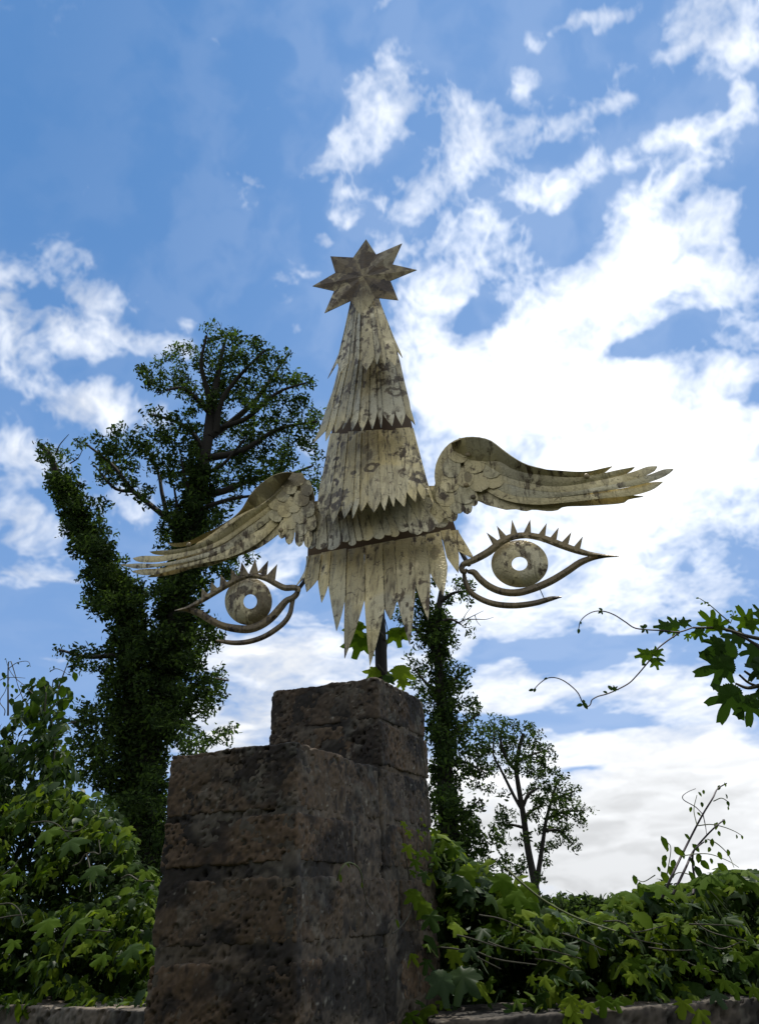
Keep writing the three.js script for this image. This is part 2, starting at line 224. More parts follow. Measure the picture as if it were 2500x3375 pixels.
function makePatina() {
  const n = 2048, px = new Uint8Array(n * n * 4), bp = new Uint8Array(n * n);
  // marks that the photograph shows: rings, blots and tarnish, each at its own place on the sheet
  const mark = (f, p, rx, ry, kind, k = 1) => {
    let out = .06, dx = 0, dy = 0;
    if (f === cA) out = .18; else if (f === cB && p[1] < 560) { out = .15; dx = .75; } else if (f === cB) out = .075 + .13 * (p[1] - 600) / 785; else if (f === cC && p[1] > 190) { out = .055; dx = -.78; dy = 1; } else if (f === cC) out = .1; else if (p[1] > 800) out = 0;
    const q = S(...f(p), out), e = S(...f([p[0] + rx, p[1]]), out), g = S(...f([p[0], p[1] + ry]), out); return { x: SX(q) + dx, y: q.y + dy, rx: Math.abs(SX(e) - SX(q)), ry: Math.abs(g.y - q.y), kind, k };
  };
  const marks = [mark(cB, [1042, 250], 78, 46, 'ring'), mark(cB, [1120, 215], 30, 22, 'blot'), mark(cB, [472, 393], 40, 42, 'ring', .8), mark(cB, [1240, 1030], 66, 68, 'ring'), mark(cB, [1270, 965], 40, 22, 'blot', .7),
    mark(cB, [790, 990], 58, 50, 'ring'), mark(cB, [770, 870], 45, 80, 'blot', .8), mark(cB, [740, 800], 40, 60, 'blot', .7), mark(cB, [612, 1035], 34, 28, 'blot'), mark(cB, [1085, 765], 34, 34, 'ring', .6), mark(cB, [1140, 890], 50, 34, 'blot', .5), mark(cB, [420, 1270], 105, 75, 'ring', .9), mark(cB, [690, 960], 110, 60, 'blot', .45), mark(cC, [1190, 390], 40, 70, 'blot', .6), mark(cC, [330, 130], 80, 90, 'blot', .45), mark(cA, [920, 1030], 50, 80, 'blot', .5), mark(cA, [760, 1150], 60, 40, 'blot', .35),
    mark(cD, [1330, 190], 130, 60, 'blot', .8), mark(cD, [1440, 330], 60, 130, 'blot', .8), mark(cD, [1180, 290], 140, 60, 'blot', .55), mark(cD, [1040, 350], 50, 60, 'blot', .7), mark(cD, [1075, 545], 30, 26, 'ring', .7), mark(cD, [1240, 420], 50, 50, 'ring', .4),
    mark(cD, [945, 1055], 50, 45, 'blot'), mark(cD, [1090, 1160], 90, 110, 'blot', .9), mark(cD, [1050, 1250], 70, 60, 'blot', .8), mark(cD, [1030, 990], 90, 30, 'blot', .5), mark(cD, [800, 700], 60, 20, 'blot', .6),
    mark(cE, [350, 310], 22, 40, 'blot', .7), mark(cE, [430, 205], 24, 16, 'blot', .7), mark(cE, [700, 470], 60, 16, 'blot', .5), mark(cE, [920, 420], 60, 10, 'blot', .6), mark(cE, [590, 900], 60, 30, 'blot', .5), mark(cE, [1480, 262], 70, 24, 'blot', .6), mark(cE, [1340, 275], 40, 18, 'blot', .5)];
  for (let y = 0; y < n; y++) for (let x = 0; x < n; x++) {
    const X = (x + .5) / n * 2.4 - 1.2, Y = (y + .5) / n * 2.4 + 2.15, o = (y * n + x) * 4;
    const big = fbm(X * 5, Y * 4, 1, 3), mid = fbm(X * 22, Y * 16, 3, 4), run = fbm(X * 70, Y * 9, 6, 3), spk = noise(X * 210, Y * 190, 2), spk2 = noise(X * 90, Y * 80, 9), fine = noise(X * 420, Y * 420, 1);
    let c = mix3([.55, .475, .275], [.47, .42, .275], step(.35, .65, big));       // dull gilded zinc
    c = mix3(c, [.78, .70, .48], step(.52, .72, mid) * .6);
    c = mix3(c, [.40, .39, .33], step(.55, .7, fbm(X * 9 + 50, Y * 6, 5, 3)) * .5);
    const star = step(3.78, 3.86, Y + .05 * (mid - .5)) * (Math.abs(X) < .4 ? 1 : 0);
    const f1 = fbm(X * 60, Y * 44, 15, 4), f2 = fbm(X * 130, Y * 26, 17, 3), crk = Math.abs(noise(X * 30 + 3 * mid, Y * 52 + 2 * run, 23) - .5);
    const drip = fbm(X * 95, Y * 8, 19, 3), patch = step(.44, .62, big * .5 + mid * .5);
    let dirt = step(.53, .67, f1 * .8 + mid * .2) * .80 * patch + step(.54, .66, drip * .7 + f2 * .3) * ((Math.abs(X) < .36 && Y < 3.9) || (Math.abs(X) > .4 && Y > 3.3) ? .24 : .05) + step(.57, .70, f2) * .5 * (.4 + .6 * patch) + step(.84, .90, spk) * .55 * patch + step(.03, .008, crk) * step(.46, .58, f1) * .6;
    dirt = Math.max(dirt, star * step(.54, .47, fbm(X * 24 + 7, Y * 24, 4, 5)) * .97, star * (.46 + .25 * step(.4, .6, f1)));
    const plain = Math.abs(X) > .36 && Y < 3.35 ? .85 : 1; dirt *= 1.2 * plain;
    for (const m of marks) {
      const a = (X - m.x) / m.rx, b = (Y - m.y) / m.ry; if (Math.abs(a) > 1.9 || Math.abs(b) > 1.9) continue;
      const r = Math.hypot(a, b) + (f1 - .5) * 1.1 + (mid - .5) * .5 + (spk2 - .5) * .35;
      const v = m.kind === 'ring' ? step(.42, .26, Math.abs(r - .9)) : step(1.05, .75, r);
      dirt = Math.max(dirt, v * m.k * (.8 + .2 * spk) * (X > .4 && Y < 3.35 ? .6 : 1));
    }
    const scratch = step(.012, .004, Math.abs(noise(X * 34 + Y * 9, Y * 41 - X * 11, 5) - .5)) * step(.5, .62, noise(X * 8, Y * 8, 13)) * .5;
    dirt = clamp(Math.max(dirt, scratch));
    const brown = mix3([.040, .030, .019], [.105, .072, .036], spk2 * .6 + f1 * .4);
    c = mix3(c, brown, dirt);
    for (let k = 0; k < 3; k++) px[o + k] = sRGB(c[k] * (.90 + .2 * fine));
    px[o + 3] = 255; bp[y * n + x] = 255 * clamp(.55 * mid + .25 * run + .2 * spk - .18 * dirt + .1);
  }
  const t = new THREE.DataTexture(px, n, n); t.colorSpace = THREE.SRGBColorSpace; t.magFilter = THREE.LinearFilter; t.needsUpdate = true;
  const b = new THREE.DataTexture(bp, n, n, THREE.RedFormat); b.magFilter = THREE.LinearFilter; b.needsUpdate = true;
  return [t, b];
}
const [patina, relief] = makePatina();
const metal = (r, g, b) => { const m = std([r, g, b], .52, { map: patina, bumpMap: relief, bumpScale: .004, metalness: .28 }); return m; };
const METAL = [metal(.95, .91, .79), metal(.85, .85, .81), metal(1.02, .97, .81), metal(.78, .74, .62)], DARK = metal(.30, .25, .20), MID = metal(.43, .37, .29), LID = metal(.33, .275, .21), ROD = std([.020, .017, .014], .85);

function sheet(rows, thick, flat) {                           // a skin of points becomes a plate with thickness and rims
  const R = rows.length, C = rows[0].length, pos = [], uv = [], idx = [];
  const back = SN.clone().multiplyScalar(-thick), put = (p) => { pos.push(p.x, p.y, p.z); uv.push(...uvOf(p)); return pos.length / 3 - 1; };
  const f = rows.map((r) => r.map(put)), bk = rows.map((r) => r.map((p) => put(p.clone().add(back))));
  for (let j = 0; j < R - 1; j++) for (let i = 0; i < C - 1; i++) { idx.push(f[j][i], f[j + 1][i], f[j + 1][i + 1], f[j][i], f[j + 1][i + 1], f[j][i + 1], bk[j][i], bk[j + 1][i + 1], bk[j + 1][i], bk[j][i], bk[j][i + 1], bk[j + 1][i + 1]); }
  const rim = (line) => { for (let i = 0; i < line.length - 1; i++) { const a = put(line[i]), b = put(line[i + 1]), c = put(line[i + 1].clone().add(back)), d = put(line[i].clone().add(back)); idx.push(a, b, c, a, c, d); } };
  rim(rows[0]); rim(rows[R - 1]); rim(rows.map((r) => r[0])); rim(rows.map((r) => r[C - 1]));
  let g = new THREE.BufferGeometry();
  g.setAttribute('position', new THREE.Float32BufferAttribute(pos, 3)); g.setAttribute('uv', new THREE.Float32BufferAttribute(uv, 2)); g.setIndex(idx);
  if (flat) g = g.toNonIndexed();
  g.computeVertexNormals(); return g;
}
const sculpture = thing('metal_sculpture', 'tall weathered sheet metal sculpture with star, two wings and two eyes on pillar', 'sculpture', SP.clone());
const put = (name, geo, mat, parent) => part(name, local(geo, sculpture), mat, parent || sculpture);
// a plate between two drawn edges; off(u along, v across, px, py) is how far it stands out
function plate(A, B, n, m, off, thick = .0022, smooth = true) {
  const a = smooth ? resample(A, n) : A.map((p) => V(p[0], p[1], 0)), b = smooth ? resample(B, n) : B.map((p) => V(p[0], p[1], 0)), rows = [];
  for (let i = 0; i < a.length; i++) { const r = []; for (let j = 0; j <= m; j++) { const x = mix(a[i].x, b[i].x, j / m), y = mix(a[i].y, b[i].y, j / m); r.push(S(x, y, off(i / (a.length - 1), j / m, x, y))); } rows.push(r); }
  return sheet(rows, thick);
}
const lerpX = (line, y) => { for (let i = 0; i < line.length - 1; i++) if (y <= line[i + 1][1] || i === line.length - 2) { const t = (y - line[i][1]) / (line[i + 1][1] - line[i][1]); return mix(line[i][0], line[i + 1][0], t); } };
// one skirt: strips of sheet side by side, each cut to a point (or a lobe) below
const seams = [];
function skirt(f, top, edgeL, edgeR, teeth, base, flare, bulge, round, name = 'feather_strip', mats = METAL, shift = [0, 0]) {
  sheetShift[0] = shift[0]; sheetShift[1] = shift[1];
  const g = group('feather_tier', sculpture), L = edgeL.map(f), R = edgeR.map(f), T = top.map(f), n = teeth.length, y0 = Math.min(T[0][1], T[1][1]);
  const rr = rng(n * 31 + Math.round(T[0][0]));
  const w0 = f(teeth[0][0])[0], w1 = f(teeth[n - 1][2])[0];
  teeth.forEach(([nl, tip, nr], i) => {
    const NL = f(nl), NR = f(nr), TP = f(tip), ta = (NL[0] - w0) / (w1 - w0), tb = (NR[0] - w0) / (w1 - w0);
    const TL = [mix(T[0][0], T[1][0], ta), mix(T[0][1], T[1][1], ta)], TR = [mix(T[0][0], T[1][0], tb), mix(T[0][1], T[1][1], tb)];
    if (!round) { const up = (rr() - .5) * 7; TL[1] += up; TR[1] += up; }
    const over = 2.5, A = [], B = [];
    // upper part: straight seams (outermost ones follow the outline)
    for (let k = 0; k <= 10; k++) {
      const t = k / 10, a = [mix(TL[0], NL[0], t), mix(TL[1], NL[1], t)], b = [mix(TR[0], NR[0], t), mix(TR[1], NR[1], t)];
      if (i === 0) a[0] = lerpX(L, a[1]); if (i === n - 1) b[0] = lerpX(R, b[1]);
      b[0] += i < n - 1 ? over * t : 0; A.push(a); B.push(b);
    }
    const a0 = A[10], b0 = B[10];
    for (let k = 1; k <= 6; k++) {
      const t = k / 6;
      if (round) { const s = Math.sin(t * Math.PI / 2), c = 1 - Math.cos(t * Math.PI / 2); A.push([mix(a0[0], TP[0] - .3, c), mix(a0[1], TP[1], s)]); B.push([mix(b0[0], TP[0] + .3, c), mix(b0[1], TP[1], s)]); }
      else { const bow = Math.sin(t * Math.PI) * .055 * (b0[0] - a0[0]); A.push([mix(a0[0], TP[0] - .4, t) - bow * .5, mix(a0[1], TP[1], t)]); B.push([mix(b0[0], TP[0] + .4, t) + bow, mix(b0[1], TP[1], t)]); }
    }
    const lift = .003 + .003 * rr(), tilt = (rr() - .5) * .012, crease = (rr() - .3) * .005;
    const off = (u, v, x, y) => {
      const xl = lerpX(L, y), xr = lerpX(R, y), q = clamp((x - xl) / Math.max(20, xr - xl) * 2 - 1, -1.15, 1.15);
      const d = clamp((y - y0) / (L[L.length - 1][1] - y0), 0, 1.6);
      return base + flare * d + bulge * (.6 + .4 * d) * (1 - q * q) + lift * v + (v - .5) * tilt * u + crease * (1 - Math.abs(2 * v - 1)) + (i % 2) * .0008;
    };
    if (i < n - 1) seams.push([0, 2, 4, 6, 8, 10].map((k) => uvOf(S(...B[k], off(0, 1, ...B[k])))));
    put(name, plate(A, B, 0, 4, off, .002, false), mats[Math.floor(rr() * mats.length)], g);
  });
  sheetShift[0] = sheetShift[1] = 0;
  return g;
}
// fifth (lowest) skirt, then the band of lobes, then the three upper skirts
skirt(cC, [[150, 466], [1404, 236]], [[320, -70], [185, 130], [150, 400], [150, 520], [135, 590], [75, 700]], [[1200, -120], [1350, 60], [1395, 170], [1430, 270], [1490, 370], [1560, 490]],
  [[[105, 660], [62, 716], [134, 640]], [[134, 640], [152, 765], [243, 655]], [[245, 657], [277, 855], [331, 695]], [[332, 695], [402, 1092], [470, 800]], [[472, 803], [470, 1322], [632, 825]], [[636, 825], [682, 1382], [797, 895]], [[797, 890], [852, 1000], [905, 812]], [[905, 812], [1014, 1208], [1056, 690]], [[1058, 690], [1168, 1000], [1180, 598]], [[1182, 598], [1290, 795], [1325, 545]], [[1325, 475], [1420, 605], [1416, 420]], [[1416, 420], [1557, 492], [1470, 335]]], -.09, .08, .09, false, 'feather_strip', METAL, [-.78, 1]);
const bandTop = [[-30, 62], [1560, -120]];
skirt(cC, [[150, 15], [1180, -130]], [[148, 0], [150, 380]], [[1330, -130], [1390, 150]],
  [[[128, 345], [183, 402], [222, 368]], [[222, 368], [256, 408], [321, 368]], [[321, 370], [345, 414], [436, 324]], [[436, 326], [475, 347], [505, 320]], [[500, 345], [530, 378], [560, 344]], [[556, 330], [590, 338], [616, 318]], [[612, 318], [652, 334], [706, 280]], [[706, 282], [760, 323], [797, 284]], [[795, 280], [836, 291], [860, 276]], [[856, 284], [890, 305], [921, 262]], [[919, 240], [950, 262], [1002, 228]], [[1000, 230], [1070, 286], [1117, 243]], [[1115, 243], [1167, 263], [1222, 200]], [[1220, 202], [1276, 227], [1337, 150]], [[1335, 152], [1380, 172], [1413, 108]]], -.02, .05, .12, true, 'lobe_strip');
skirt(cB, [[420, 690], [1238, 632]], [[480, 330], [440, 520], [410, 700], [370, 920], [340, 1080], [310, 1200], [285, 1390]], [[1165, 290], [1200, 470], [1222, 580], [1270, 770], [1330, 1000], [1370, 1150], [1400, 1240], [1440, 1400]],
  [[[284, 1392], [346, 1552], [401, 1395]], [[404, 1395], [440, 1582], [516, 1380]], [[519, 1382], [552, 1528], [631, 1375]], [[632, 1380], [634, 1530], [692, 1376]], [[695, 1374], [722, 1462], [776, 1352]], [[777, 1354], [845, 1468], [906, 1340]], [[907, 1342], [950, 1450], [986, 1264]], [[985, 1268], [1040, 1412], [1046, 1305]], [[1046, 1306], [1146, 1415], [1158, 1248]], [[1157, 1248], [1256, 1370], [1260, 1208]], [[1259, 1209], [1341, 1356], [1352, 1203]], [[1351, 1204], [1440, 1397], [1398, 1236]]], -.03, .12, .10);
skirt(cB, [[575, -260], [1020, -270]], [[575, -260], [520, -90], [490, 60], [440, 260], [370, 450], [310, 645]], [[1020, -270], [1085, -110], [1110, 0], [1150, 180], [1200, 380], [1225, 560]],
  [[[312, 640], [247, 776], [371, 650]], [[371, 648], [368, 762], [456, 568]], [[458, 568], [462, 682], [551, 556]], [[552, 556], [535, 646], [613, 508]], [[613, 510], [627, 656], [686, 536]], [[687, 536], [726, 666], [786, 507]], [[786, 508], [828, 642], [873, 460]], [[874, 462], [916, 628], [923, 480]], [[923, 480], [1023, 612], [1041, 452]], [[1041, 453], [1120, 608], [1149, 476]], [[1149, 478], [1252, 604], [1212, 440]]], .03, .10, .085, false, 'feather_strip', [METAL[1], METAL[0], METAL[1], METAL[3]], [.75, 0]);
skirt(cA, [[690, 700], [975, 690]], [[690, 700], [675, 800], [655, 980], [600, 1150], [540, 1400], [508, 1460]], [[975, 690], [990, 790], [1060, 970], [1150, 1200], [1205, 1320], [1230, 1400]],
  [[[512, 1452], [428, 1642], [531, 1462]], [[532, 1460], [564, 1576], [641, 1482]], [[641, 1482], [656, 1565], [694, 1428]], [[694, 1428], [735, 1526], [762, 1406]], [[762, 1408], [850, 1552], [933, 1382]], [[933, 1382], [960, 1486], [995, 1352]], [[996, 1354], [1046, 1502], [1057, 1392]], [[1057, 1393], [1166, 1507], [1162, 1316]], [[1162, 1318], [1241, 1420], [1198, 1312]]], .10, .09, .06);

{  // added dark brown sheets: their colour stands in for shade under two hems
  const shadeBrown = std([.085, .058, .036], .9), shadeSheet = (f, A, B, deep) => put('shade_sheet', plate(A.map(f), B.map(f), 14, 14, (u, v) => deep + .07 * (1 - (2 * v - 1) ** 2) + .006 * u, .003), shadeBrown, sculpture);
  shadeSheet(cB, [[455, 400], [440, 560], [418, 760]], [[1172, 400], [1212, 560], [1252, 760]], -.075);
  shadeSheet(cC, [[175, 240], [162, 420], [160, 540]], [[1310, 10], [1378, 170], [1420, 300]], -.15);
}

// star: eight folded points
{
  const tips = [[845, 125], [955, 292], [1235, 172], [1132, 400], [1395, 460], [1110, 578], [1195, 790], [945, 762], [800, 985], [675, 797], [393, 930], [497, 690], [262, 637], [510, 492], [457, 312], [705, 325]].map(cA), c = cA([812, 530]);
  const s = group('star', sculpture), C = S(...c, .178);
  for (let k = 0; k < 16; k += 2) {
    const tip = S(...tips[k], .170), nl = S(...tips[(k + 15) % 16], .164), nr = S(...tips[k + 1], .164), rows = [[C, C, C], [C.clone().lerp(nl, .5), C.clone().lerp(tip, .35), C.clone().lerp(nr, .5)], [nl, C.clone().lerp(tip, .55), nr], [nl.clone().lerp(tip, .5), C.clone().lerp(tip, .8), nr.clone().lerp(tip, .5)], [tip, tip, tip]];
    put('star_point', sheet(rows, .003, true), [METAL[3], METAL[0], METAL[3], MID][(k / 2) % 4], s);
  }
}

// wings: a back plate, long feathers laid over it and short rounded coverts at the shoulder
function wing(f, base, feathers, coverts, rivets, sign) {
  const w = group('wing', sculpture);
  const bow = (u, v) => .03 * Math.sin(u * Math.PI) - .03 * u;
  put('back_plate', plate(base[0].map(f), base[1].map(f), 44, 6, (u, v) => .035 + bow(u, v) - .012 * v, .003), METAL[0], w);
  feathers.forEach(([up, lo], i) => put('long_feather', plate(up.map(f), lo.map(f), 40, 5, (u, v) => .040 + (feathers.length - i) * .0022 + bow(u, v) + .0015 * Math.sin(v * Math.PI) + (i === 0 ? .055 * (1 - v) * (1 - .6 * u) : i === 1 ? .012 * (1 - v) : 0), .0014), METAL[[0, 0, 2, 1, 2, 1][i]], w));
  coverts.forEach(([cx, cy, rx, ry, a], i) => {
    const rows = [], c = Math.cos(a), s = Math.sin(a);
    for (let j = 0; j <= 10; j++) { const t = j / 10, wd = t < .55 ? Math.sqrt(Math.max(0, 1 - ((.55 - t) / .75) ** 2)) : Math.sqrt(Math.max(0, 1 - ((t - .55) / .45) ** 2)), r = []; for (let k = 0; k <= 6; k++) { const q = k / 3 - 1, lx = q * wd * rx, ly = (t * 2 - 1) * ry, [x, y] = f([cx + lx * c - ly * s, cy + lx * s + ly * c]); r.push(S(x, y, .060 - .0005 * i + .0016 * t + .0004 * (1 - q * q))); } rows.push(r); }
    put('covert', sheet(rows, .0009), METAL[i % 3], w);
  });
  for (const [x, y] of rivets) { const g = new THREE.SphereGeometry(.010, 12, 8), [X, Y] = f([x, y]); g.scale(1, 1, .6); const p = S(X, Y, .074); g.translate(p.x, p.y, p.z); g.setAttribute('uv', new THREE.Float32BufferAttribute(new Array(g.attributes.position.count * 2).fill(0).map((_, k) => uvOf(p)[k % 2]), 2)); put('rivet', g, MID, w); }
  return w;
}
wing(cE,
  [[[60, 470], [150, 372], [148, 300], [160, 230], [195, 160], [250, 105], [330, 75], [420, 75], [490, 95], [550, 140], [620, 192], [700, 237], [800, 264], [900, 290], [1010, 330], [1150, 390], [1290, 420], [1411, 432]], [[60, 480], [190, 470], [250, 450], [330, 450], [408, 458], [460, 482], [520, 498], [590, 514], [630, 508], [700, 522], [740, 512], [830, 521], [890, 516], [920, 498], [1090, 488], [1305, 466], [1312, 455], [1411, 434]]],
  [[[[250, 112], [330, 80], [420, 80], [488, 100], [548, 145], [618, 196], [700, 240], [800, 267], [900, 276], [1000, 283], [1080, 281], [1150, 266], [1222, 250]], [[262, 160], [340, 205], [440, 218], [540, 228], [620, 272], [720, 306], [850, 331], [980, 343], [1070, 322], [1130, 308], [1165, 297], [1200, 272], [1222, 254]]],
   [[[400, 170], [620, 235], [800, 300], [1000, 318], [1150, 296], [1260, 272], [1358, 254]], [[420, 250], [600, 318], [720, 350], [850, 372], [1000, 370], [1150, 340], [1308, 296], [1350, 268], [1358, 258]]],
   [[[400, 200], [620, 280], [800, 345], [1000, 355], [1200, 325], [1360, 280], [1440, 252], [1495, 250]], [[420, 290], [560, 348], [700, 386], [850, 406], [1000, 402], [1200, 371], [1380, 325], [1440, 300], [1488, 272], [1495, 256]]],
   [[[400, 240], [640, 330], [850, 385], [1050, 385], [1280, 350], [1450, 300], [1540, 268], [1592, 266]], [[400, 310], [600, 420], [800, 442], [1000, 425], [1250, 388], [1460, 343], [1560, 300], [1592, 272]]],
   [[[400, 280], [640, 370], [850, 420], [1050, 410], [1280, 385], [1440, 350], [1528, 343]], [[400, 360], [560, 450], [740, 482], [920, 472], [1150, 447], [1375, 421], [1480, 385], [1528, 347]]]],
  [[330, 142, 60, 58, .15], [412, 132, 58, 46, -.1], [290, 180, 60, 50, .35], [470, 180, 62, 50, -.35], [250, 265, 55, 56, .3], [390, 240, 62, 56, -.1], [330, 320, 56, 56, .2], [500, 270, 60, 52, -.5], [240, 350, 60, 60, .35], [420, 350, 60, 56, -.2], [330, 420, 62, 62, .2], [520, 335, 60, 46, -.5], [215, 430, 60, 66, .3], [290, 480, 48, 62, .25], [225, 505, 46, 62, .3], [385, 450, 26, 44, -.1], [345, 490, 32, 52, -.05], [160, 545, 48, 66, .35], [255, 545, 34, 44, .1]],
  [[352, 180], [1068, 311], [383, 438], [340, 365]], 1);
wing(cD,
  [[[1560, 420], [1508, 395], [1500, 310], [1470, 222], [1420, 172], [1350, 137], [1280, 130], [1180, 157], [1090, 217], [1030, 272], [980, 342], [940, 412], [870, 482], [760, 555], [640, 640], [500, 760], [350, 870], [205, 945]], [[1560, 520], [1480, 560], [1400, 590], [1310, 600], [1225, 612], [1180, 646], [1100, 702], [1000, 752], [850, 802], [700, 857], [560, 877], [420, 922], [280, 946], [205, 950]]],
  [[[[1330, 135], [1280, 134], [1180, 160], [1090, 220], [1030, 276], [980, 345], [940, 415], [870, 485], [760, 553], [640, 613], [520, 670], [430, 684], [360, 684]], [[1290, 190], [1200, 292], [1080, 382], [960, 442], [850, 502], [740, 582], [620, 662], [520, 702], [440, 714], [390, 705], [360, 688]]],
   [[[1260, 250], [1100, 380], [960, 460], [820, 560], [680, 650], [520, 715], [400, 735], [290, 742], [222, 750]], [[1180, 380], [1000, 502], [880, 582], [740, 672], [600, 732], [440, 768], [290, 776], [240, 766], [222, 754]]],
   [[[1260, 290], [1100, 420], [960, 520], [820, 620], [680, 695], [500, 752], [300, 782], [150, 785], [92, 800]], [[1180, 420], [960, 572], [800, 682], [640, 747], [460, 797], [300, 830], [150, 833], [110, 822], [90, 806]]],
   [[[1260, 340], [1100, 480], [960, 580], [820, 680], [660, 755], [480, 808], [300, 842], [120, 842], [0, 853]], [[1200, 470], [1000, 622], [850, 722], [700, 782], [500, 832], [300, 867], [120, 883], [60, 872], [0, 860]]],
   [[[1260, 400], [1100, 560], [960, 640], [820, 720], [660, 790], [480, 845], [300, 880], [150, 888], [88, 900]], [[1220, 540], [1050, 692], [850, 792], [650, 837], [450, 882], [240, 932], [150, 930], [110, 918], [88, 908]]]],
  [[1370, 190, 55, 52, -.1], [1440, 260, 45, 60, -.2], [1310, 250, 56, 56, .3], [1400, 340, 60, 60, .1], [1250, 310, 56, 52, .6], [1330, 390, 62, 60, .3], [1190, 380, 56, 46, .7], [1450, 420, 52, 64, 0], [1270, 430, 58, 56, .5], [1390, 470, 60, 66, .1], [1200, 470, 54, 48, .6], [1310, 520, 56, 62, .3], [1470, 520, 46, 70, -.1], [1395, 570, 50, 64, .1], [1255, 580, 34, 72, .15], [1310, 610, 36, 88, .1], [1385, 630, 36, 84, .05], [1450, 640, 34, 84, 0]],
  [[1240, 585], [525, 697]], -1);

// eyes: folded lids, an iris with a round hole, lashes, the line beneath and its wire
function eyeOf(f, upper, lower, line, iris, hole, lashes, wire, zo) {
  const e = group('eye', sculpture);
  const band = (name, pts, mat, ridge, z) => {
    const curve = (q) => new THREE.CatmullRomCurve3(q, false, 'centripetal').getPoints(40), c = curve(pts.map((p) => V(...f(p), 0))), wd = curve(pts.map((p, i) => V(i * 200, p[2], 0))), rows = [], k = f([1, 0])[0] - f([0, 0])[0];
    for (let i = 0; i <= 40; i++) { const a = c[Math.max(0, i - 1)], b = c[Math.min(40, i + 1)], dx = b.x - a.x, dy = b.y - a.y, l = Math.hypot(dx, dy) || 1, h = Math.max(.6, wd[i].y * k / 2), r = []; for (let j = 0; j <= 6; j++) { const q = j / 3 - 1; r.push(S(c[i].x - dy / l * h * q, c[i].y + dx / l * h * q, z + ridge * (1 - Math.abs(q)) + .0015 * noise(i * .9, j * .7, 4))); } rows.push(r); }
    put(name, sheet(rows, .0025), mat, e);
  };
  band('upper_lid', upper, MID, .006, zo + .012); band('lower_lid', lower, LID, .006, zo); band('under_line', line, DARK, .005, zo - .004);
  const rows = [], [cx, cy] = f(iris), [hx, hy] = f(hole), k = f([1, 0])[0] - f([0, 0])[0];
  for (let i = 0; i <= 48; i++) { const a = i / 48 * Math.PI * 2, r = []; for (let j = 0; j <= 5; j++) { const t = j / 5; r.push(S(mix(hx + Math.cos(a) * hole[2] * k, cx + Math.cos(a) * iris[2] * k, t), mix(hy + Math.sin(a) * hole[3] * k, cy + Math.sin(a) * iris[3] * k, t), zo - .012 + .022 * Math.sin(Math.min(1, (1 - t) * 1.4) * Math.PI / 2))); } rows.push(r); }
  put('iris', sheet(rows, .003), METAL[0], e);
  for (const [bx, by, tx, ty, w] of lashes) { const dx = tx - bx, dy = ty - by, l = Math.hypot(dx, dy), nx = -dy / l * w * .64, ny = dx / l * w * .64, ex = bx - dx * .22, ey = by - dy * .22; put('lash', plate([[ex + nx, ey + ny], [tx, ty]].map(f), [[ex - nx, ey - ny], [tx, ty]].map(f), 4, 2, (u, v) => zo + .012 + .008 * (1 - Math.abs(2 * v - 1)) * (1 - u), .002), MID, e); }
  put('wire', tube(wire.map((p) => S(...f(p), zo + .004)), .0016, .0016, 6), ROD, e);
}
eyeOf(cD, [[1376, 1062, 30], [1372, 1040, 42], [1340, 1030, 46], [1270, 1032, 48], [1200, 1000, 46], [1130, 962, 44], [1050, 940, 40], [980, 940, 38], [900, 968, 40], [820, 1012, 42], [720, 1072, 40], [620, 1132, 38], [510, 1190, 28], [415, 1210, 3]],
  [[415, 1209, 3], [500, 1200, 34], [560, 1212, 50], [620, 1236, 56], [690, 1280, 56], [780, 1325, 56], [900, 1350, 62], [1000, 1352, 62], [1100, 1312, 62], [1180, 1250, 60], [1240, 1180, 56], [1285, 1130, 48], [1330, 1110, 46], [1362, 1080, 42], [1372, 1050, 36]],
  [[1335, 1105, 34], [1325, 1160, 34], [1310, 1230, 36], [1270, 1295, 38], [1200, 1355, 40], [1100, 1415, 40], [980, 1452, 40], [880, 1460, 38], [800, 1452, 32], [735, 1442, 14]],
  [987, 1136, 183, 186], [1001, 1138, 54, 57],
  [[648, 1092, 625, 1036, 54], [720, 1046, 698, 985, 58], [795, 1000, 770, 930, 60], [880, 955, 854, 888, 58], [950, 915, 935, 832, 60], [1032, 900, 1040, 812, 58], [1102, 908, 1141, 820, 60], [1165, 945, 1211, 848, 66]], [[812, 1350], [803, 1440]], -.005);
eyeOf(cE, [[345, 872, 16], [328, 892, 30], [312, 872, 34], [322, 845, 34], [360, 830, 36], [410, 805, 42], [480, 765, 44], [545, 712, 42], [610, 680, 40], [700, 668, 36], [800, 685, 40], [900, 722, 42], [1000, 758, 38], [1080, 780, 30], [1160, 790, 18], [1262, 795, 3]],
  [[348, 888, 20], [385, 892, 38], [420, 930, 40], [480, 978, 42], [560, 1010, 42], [650, 1015, 44], [740, 992, 44], [850, 946, 44], [950, 886, 42], [1030, 832, 40], [1100, 806, 30], [1180, 797, 14], [1262, 796, 3]],
  [[325, 890, 20], [335, 950, 28], [365, 1010, 32], [430, 1055, 34], [520, 1085, 36], [640, 1093, 36], [760, 1077, 34], [850, 1052, 28], [917, 1040, 6]],
  [663, 840, 172, 143], [662, 840, 48, 42],
  [[520, 718, 462, 650, 42], [568, 690, 525, 610, 46], [630, 668, 617, 574, 46], [708, 664, 727, 571, 48], [792, 682, 826, 595, 48], [862, 700, 899, 620, 44], [935, 722, 976, 648, 42], [1008, 748, 1045, 674, 40]], [[788, 1000], [809, 1047]], -.005);

